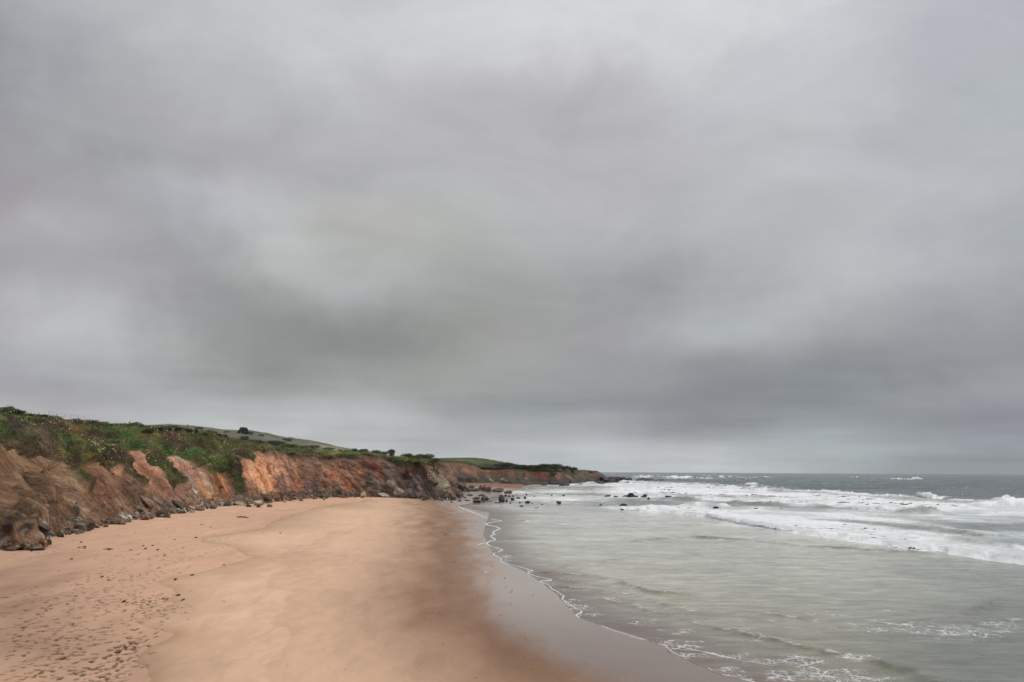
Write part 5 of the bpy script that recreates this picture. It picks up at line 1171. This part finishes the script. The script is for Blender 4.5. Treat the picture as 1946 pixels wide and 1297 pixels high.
def build_plants(P, Nn, g, veg, px, py, V):
    # ground cover on the bluff
    ok = np.nonzero(((veg > .93) & (V > .02) & (V < 2.12) & (px > -90) & (px < 930)).ravel())[0]
    Pf = P.reshape(-1, 3); Nf = Nn.reshape(-1, 3); gf = g.reshape(-1, 3); sel = rng.choice(ok, 70000, replace=False)
    D = Pf[sel, 1]; size = (.05+.0011*D)*rng.uniform(.6, 1.5, len(sel))*np.where(rng.random(len(sel)) > .96, 1.7, 1)
    nn_ = Nf[sel]*.6+np.array([0, 0, .6])
    Vv, Fc, C = leaves_np(Pf[sel], nn_, size*.7, gf[sel]*1.62, 5, .5, 1.1)
    o = link('ground_cover', mesh_np('ground_cover', Vv, Fc, M_leaf, C, smooth=False)); tag(o, 'thick mat of green and reddish ice plant and scrub over the bluff', 'ground cover', kind='stuff')
    # pale yellow flowers
    fx, fy = px.ravel(), py.ravel(); w = np.zeros(len(Pf)); wf1 = .6*vnoise(Pf[:, 0]*.3, Pf[:, 1]*.3, Pf[:, 2]*.3, seed=45); wf2 = .7*vnoise(Pf[:, 0]*.3, Pf[:, 1]*.3, Pf[:, 2]*.3, seed=46)
    for (cx, cy, rx, ry, ang, s) in [(150,834,45,7,15,1.0),(185,848,40,8,25,1.3),(140,848,60,12,20,.8),(205,866,26,10,40,.7),(165,862,40,10,30,.7),(60,800,60,14,10,.18),(240,895,40,7,45,.7),(110,832,30,6,20,.6),(130,800,60,8,5,.2),(340,838,60,18,10,.18),(420,850,60,10,10,.16),(370,860,50,8,10,.14),(30,790,40,10,0,.1),(230,900,20,6,50,.9)]:
        a = R_(ang); dx = fx-cx; dy = fy-cy; u = (dx*math.cos(a)+dy*math.sin(a))/rx; v = (-dx*math.sin(a)+dy*math.cos(a))/ry; u = u+wf1; v = v+wf2; w = np.maximum(w, s*np.exp(-(u*u+v*v)*.6))
    w = w*(veg.ravel() > .8)*(V.ravel() < 2)*sst(vnoise(Pf[:, 0]*.6, Pf[:, 1]*.6, Pf[:, 2]*.6, seed=44), -.25, .3); w /= w.sum(); sel = rng.choice(len(w), 650, replace=False, p=w)
    vv = []; ff = []
    for i in sel:
        c0 = Pf[i]+Nf[i]*.12+np.array([0, 0, .16]); nrm = Nf[i]*.5+np.array([.25, -.7, .5])+rng.normal(size=3)*.25; nrm /= np.linalg.norm(nrm); s1 = np.cross(nrm, [0, 0, 1]); s1 /= np.linalg.norm(s1); s2 = np.cross(nrm, s1); rad = rng.uniform(.035, .075)*(1 if Pf[i, 1] < 110 else 1.3); b0 = len(vv); vv.append(c0-nrm*rad*.4)
        for j in range(6): a = j*math.pi/3; vv.append(c0+(s1*math.cos(a)+s2*math.sin(a))*rad)
        for j in range(6): ff.append((b0, b0+1+j, b0+1+(j+1) % 6))
    o = link('flowers', mesh_np('flowers', vv, ff, M_flower)); tag(o, 'many small pale yellow flowers dotted over the green bluff', 'flowers', kind='stuff')
    dk = (58, 68, 40); gn = (84, 100, 50); hz = (72, 80, 60)
    S = [
     (521,842.5,36,10,dk,'widest dark green thicket on the plateau behind the orange cliff edge'),(484,838.5,26,6,dk,'low dark bushes left of the widest thicket'),(464,831.5,12,6,dk,'rounded dark bush alone on the slope below the hill tree'),(499,841,14,4,dk,'small dark bush between the low bushes and the widest thicket'),
     (548,846,24,6,gn,'mid green bush right of the widest dark thicket'),(596,848.5,20,6,gn,'domed green bush standing before the tan hill foot'),(572,849,24,5,gn,'low green hedge of scrub left of the domed bush'),(625,852,18,4,gn,'flat green scrub right of the domed bush'),(646,857,8,2.5,dk,'tiny dark bush on bright green turf above the cliff'),
     (675,854.5,7,5,dk,'small twiggy bush on the skyline, first after the tan hill ends'),(690,854.5,12,5,dk,'spreading low bush on the skyline right of the twiggy bush'),(713,857,12,5,gn,'rounded skyline bush left of the umbrella shaped tree'),(727,859.5,14,5,gn,'low skyline scrub just left of the umbrella shaped tree'),
     (756,861,12,5,gn,'low bush just right of the umbrella shaped tree'),(774,863,14,8,gn,'bush with a left leaning tip between umbrella tree and mound'),(809,866,26,8,gn,'largest rounded green mound on the skyline'),(790,868,18,5,gn,'low scrub left of the largest skyline mound'),(828,871,14,4,gn,'low scrub right of the largest skyline mound'),
     (302,813.5,12,6,dk,'dark bush on the crest above the first tan scar'),(281,817.5,16,7,dk,'dark green bush at the left end of the crest bushes'),(318,814,14,5,dk,'dark bush next right along the crest'),(340,814,16,6,dk,'wide dark bush in the middle of the crest'),(358,817,14,6,dk,'dark bush right of the wide crest bush'),
     (373,818.5,6,7,dk,'narrow upright bush at the end of the crest'),(389,823.5,10,4,dk,'low dark bush downslope of the narrow upright bush'),(415,825.5,9,5,dk,'left one of two small bushes on the grey slope'),(426,827,9,5,dk,'right one of two small bushes on the grey slope'),
     (268,808,10,4,hz,'small bush on the far hill crest at its left end'),(326,810,20,3,hz,'long low bush on the far hill crest'),(379,813,12,3.4,hz,'rounded bush on the far hill crest near its middle'),(547,835,16,4,hz,'rounded bush on the right shoulder of the far hill'),(498,827,8,2.6,hz,'tiny bush on the far hill right of the flat topped tree'),(430,820,7,2.4,hz,'tiny bush on the far hill left of the flat topped tree'),(475,822.5,10,4,hz,'low bush touching the right side of the flat topped tree'),
     (30,780,30,5,dk,'low dark scrub on the skyline at the left edge'),(62,786,24,5,dk,'low dark scrub on the skyline right of the left edge scrub'),(80,789,16,4,dk,'low rounded scrub left of the pale fence'),(174,801,12,4,dk,'small dark scrub on the skyline right of the pale fence'),(205,806,20,3.5,gn,'low green scrub on the skyline past the pale fence'),
     (958,882,30,4.5,dk,'long dark bush at left of the headland top'),(985,885,24,4,dk,'low dark bush on the headland between long bush and copse'),(1005,886,24,5,dk,'leftmost dark tree crown of the headland copse'),(1022,886,20,6,dk,'second dark crown of the headland copse'),(1038,885,22,7,dk,'middle dark crown of the headland copse'),(1055,885.5,24,8,dk,'tallest dark crown of the headland copse'),(1070,888,20,6,dk,'dark crown just right of the tallest in the copse'),(1086,890.5,20,5,dk,'rightmost low crown of the headland copse'),
    ]
    for (cx, cy, w, h, col, lab) in S: shrub(cx, cy+(.8 if 660 < cx < 840 else 0), w*(1.5 if 660 < cx < 840 else 1.15), h*1.05, col, lab)
    shrub(743.5, 858, 13, 11, (50, 60, 34), 'umbrella shaped wind clipped tree on the skyline above the cliff', 'tree', 'umbrella_tree', lumps=[(-.3, 0, .72, .18), (-.1, 0, .82, .2), (.12, 0, .84, .2), (.32, 0, .76, .16), (0, 0, .4, .22), (.2, 0, .3, .26), (-.1, .1, .25, .2)])
    shrub(461.5, 817.5, 18, 11, (40, 42, 34), 'dark flat topped tree with a gap at its left, on the far hill crest', 'tree', 'flat_topped_tree', lumps=[(-.42, 0, .2, .12), (-.34, 0, .5, .09), (-.2, 0, .82, .12), (-.05, 0, .86, .12), (.1, 0, .8, .14), (.28, 0, .8, .13), (.38, 0, .5, .12), (.2, 0, .4, .2), (.02, 0, .5, .16), (.38, 0, .2, .14), (.1, 0, .15, .2)], dense=2.5)


def cyl(p, q, r, k=6):
    p = np.array(p, float); q = np.array(q, float); d = (q-p)/np.linalg.norm(q-p); s1 = np.cross(d, [.2, .9, .31]); s1 /= np.linalg.norm(s1); s2 = np.cross(d, s1)
    v = [c0+s1*math.cos(j*2*math.pi/k)*r+s2*math.sin(j*2*math.pi/k)*r for c0 in (p, q) for j in range(k)]
    return v, [(j, (j+1) % k, k+(j+1) % k, k+j) for j in range(k)]


def build_small():
    # pale rail fence on the crest, left
    pts = []
    for (cx, cy) in [(92, 793.5), (107, 797), (121, 799), (134, 800), (147, 801.5), (160, 803)]:
        hb = hit(cx, cy+1.5)
        if hb and hb[3] != 'water' and hb[0].y < 160: pts.append(np.array(hb[0][:]))
    if len(pts) >= 3:
        root = bpy.data.objects.new('rail_fence', None); COL.objects.link(root); root.location = pts[0]; tag(root, 'thin pale wooden rail fence on the skyline at the left', 'fence')
        mf = plain_mat('pale_fence_wood', (176, 170, 160))
        for p in pts:
            v, f = cyl(p-pts[0]+[0, 0, -.3], p-pts[0]+[0, 0, 1.0], .035); link('post', mesh_np('post', v, f, mf), root)
        for z in (.6, 1.0):
            v = []; f = []
            for a, b in zip(pts[:-1], pts[1:]):
                vv, ff = cyl(a-pts[0]+[0, 0, z], b-pts[0]+[0, 0, z], .018); f += [tuple(i+len(v) for i in q) for q in ff]; v += vv
            link('rail', mesh_np('rail', v, f, mf), root)
    # driftwood log: bent, tapered, with a broken stub
    hb = hit(461.5, 984.5); p = hb[0]
    v = []; f = []; k = 8; L = 1.55
    for i in range(9):
        t = i/8; c0 = np.array([(t-.5)*L, .12*math.sin(t*4), .07+.03*math.sin(t*5)]); r = .085*(1-.45*t)
        for j in range(k): a = j*2*math.pi/k; rr = r*(1+.18*math.sin(j*2.3+i)); v.append(c0+np.array([0, math.cos(a)*rr, math.sin(a)*rr]))
    for i in range(8):
        for j in range(k): f.append((i*k+j, i*k+(j+1) % k, (i+1)*k+(j+1) % k, (i+1)*k+j))
    root = link('driftwood_log', mesh_np('driftwood_log', v, f, M_wood), None, (p.x, p.y, p.z)); root.rotation_euler = (0, 0, -.2); tag(root, 'dark driftwood log lying alone on the sand below the green spur', 'driftwood')
    v, f = cyl((.2, 0, .08), (.34, .06, .3), .03); link('branch_stub', mesh_np('branch_stub', v, f, M_wood), root)
    # bits of kelp and sticks
    K = [((332,1026.5),(290,1037.5,6),(299,1046,8),(248,1046.5,8),(205,1044.5,24),(160,1040.5,12),(150,1041.5,10),(135,1063.5,7),(372,1022.5,8),(383,997.5,9),(272,1038,5),(154,1031.5,5),(312,1056,4),(400,1003,5),(533,1014,5),(425,1075,9),(333,1102,7),(338,1132.5,8),(348,1141,9),(310,1140,8),(235,1145,6),(60,1048,4),(160,1043,8),(90,1017,8),(125,1017,7),(365,1094,9),(276,1044,5),(194,1097,9))]
    K = [(332, 1026.5, 6)]+list(K[0][1:])
    for i, (cx, cy, w) in enumerate(K):
        hb = hit(cx, cy); p = hb[0]; W = .8*w*p.y/F; v = []; f = []; n_ = 9; r0_ = .018+.012*(i % 3)
        for s_ in range(2):
            b0 = len(v); ph = random.uniform(0, 6); off = (.03 if s_ else -.03)
            for a in range(n_):
                t = a/(n_-1); c0 = np.array([(t-.5)*W*(1 if s_ else .7), off+.06*math.sin(t*7+ph), .02+.02*math.sin(t*9+ph)]); r = r0_*(.35+math.sin(t*3.14))
                for j in range(5): q = j*2*math.pi/5; v.append(c0+np.array([0, math.cos(q)*r*1.4, math.sin(q)*r]))
            for a in range(n_-1):
                for j in range(5): f.append((b0+a*5+j, b0+a*5+(j+1) % 5, b0+(a+1)*5+(j+1) % 5, b0+(a+1)*5+j))
        o = link('kelp_scrap', mesh_np('kelp_scrap', v, f, M_kelp), None, (p.x, p.y, p.z)); o.rotation_euler = (0, 0, random.uniform(-.3, .3))
        zone = 'near the foot of the nearest buttress' if (cx < 215 and cy < 1070) else 'beside the footprints' if cy > 1080 else 'on the sand below the left scars' if cy < 1035 else 'in the thin drift line across the upper sand'
        tag(o, f"{'long' if w > 11 else 'small' if w > 6 else 'tiny'} dark scrap of dried kelp {zone}", 'kelp', 'kelp scraps strewn on the upper beach')


def build_haze():
    v = [(a, b, c) for a in (-7600, 7600) for b in (-600, 8600) for c in (-5.0, 95.0)]
    f = [(0, 1, 3, 2), (4, 6, 7, 5), (0, 4, 5, 1), (2, 3, 7, 6), (0, 2, 6, 4), (1, 5, 7, 3)]
    m = bpy.data.materials.new('haze_air'); m.use_nodes = True; nt = m.node_tree; nt.nodes.clear()
    o_ = nt.nodes.new('ShaderNodeOutputMaterial'); pv = nt.nodes.new('ShaderNodeVolumePrincipled'); pv.inputs['Density'].default_value = HAZE; pv.inputs['Color'].default_value = (.93, .95, 1, 1); pv.inputs['Anisotropy'].default_value = 0.1
    nt.links.new(pv.outputs[0], o_.inputs['Volume'])
    tag(link('haze', mesh_np('haze', v, f, m, smooth=False)), 'thin pale sea haze that softens the far hill and horizon', 'haze', kind='stuff')


HAZE = 0.00006
HIT['beach'] = build_beach()
HIT['cliff'], cP, cN, cG, cveg, cpx, cpy, cV = build_cliff()
HIT['headland'] = build_headland()
HIT['hill'] = build_hill()
mwhite = build_sea()
foam_ribbon(mwhite)
build_rocks()
build_plants(cP, cN, cG, cveg, cpx, cpy, cV)
build_small()
build_haze()
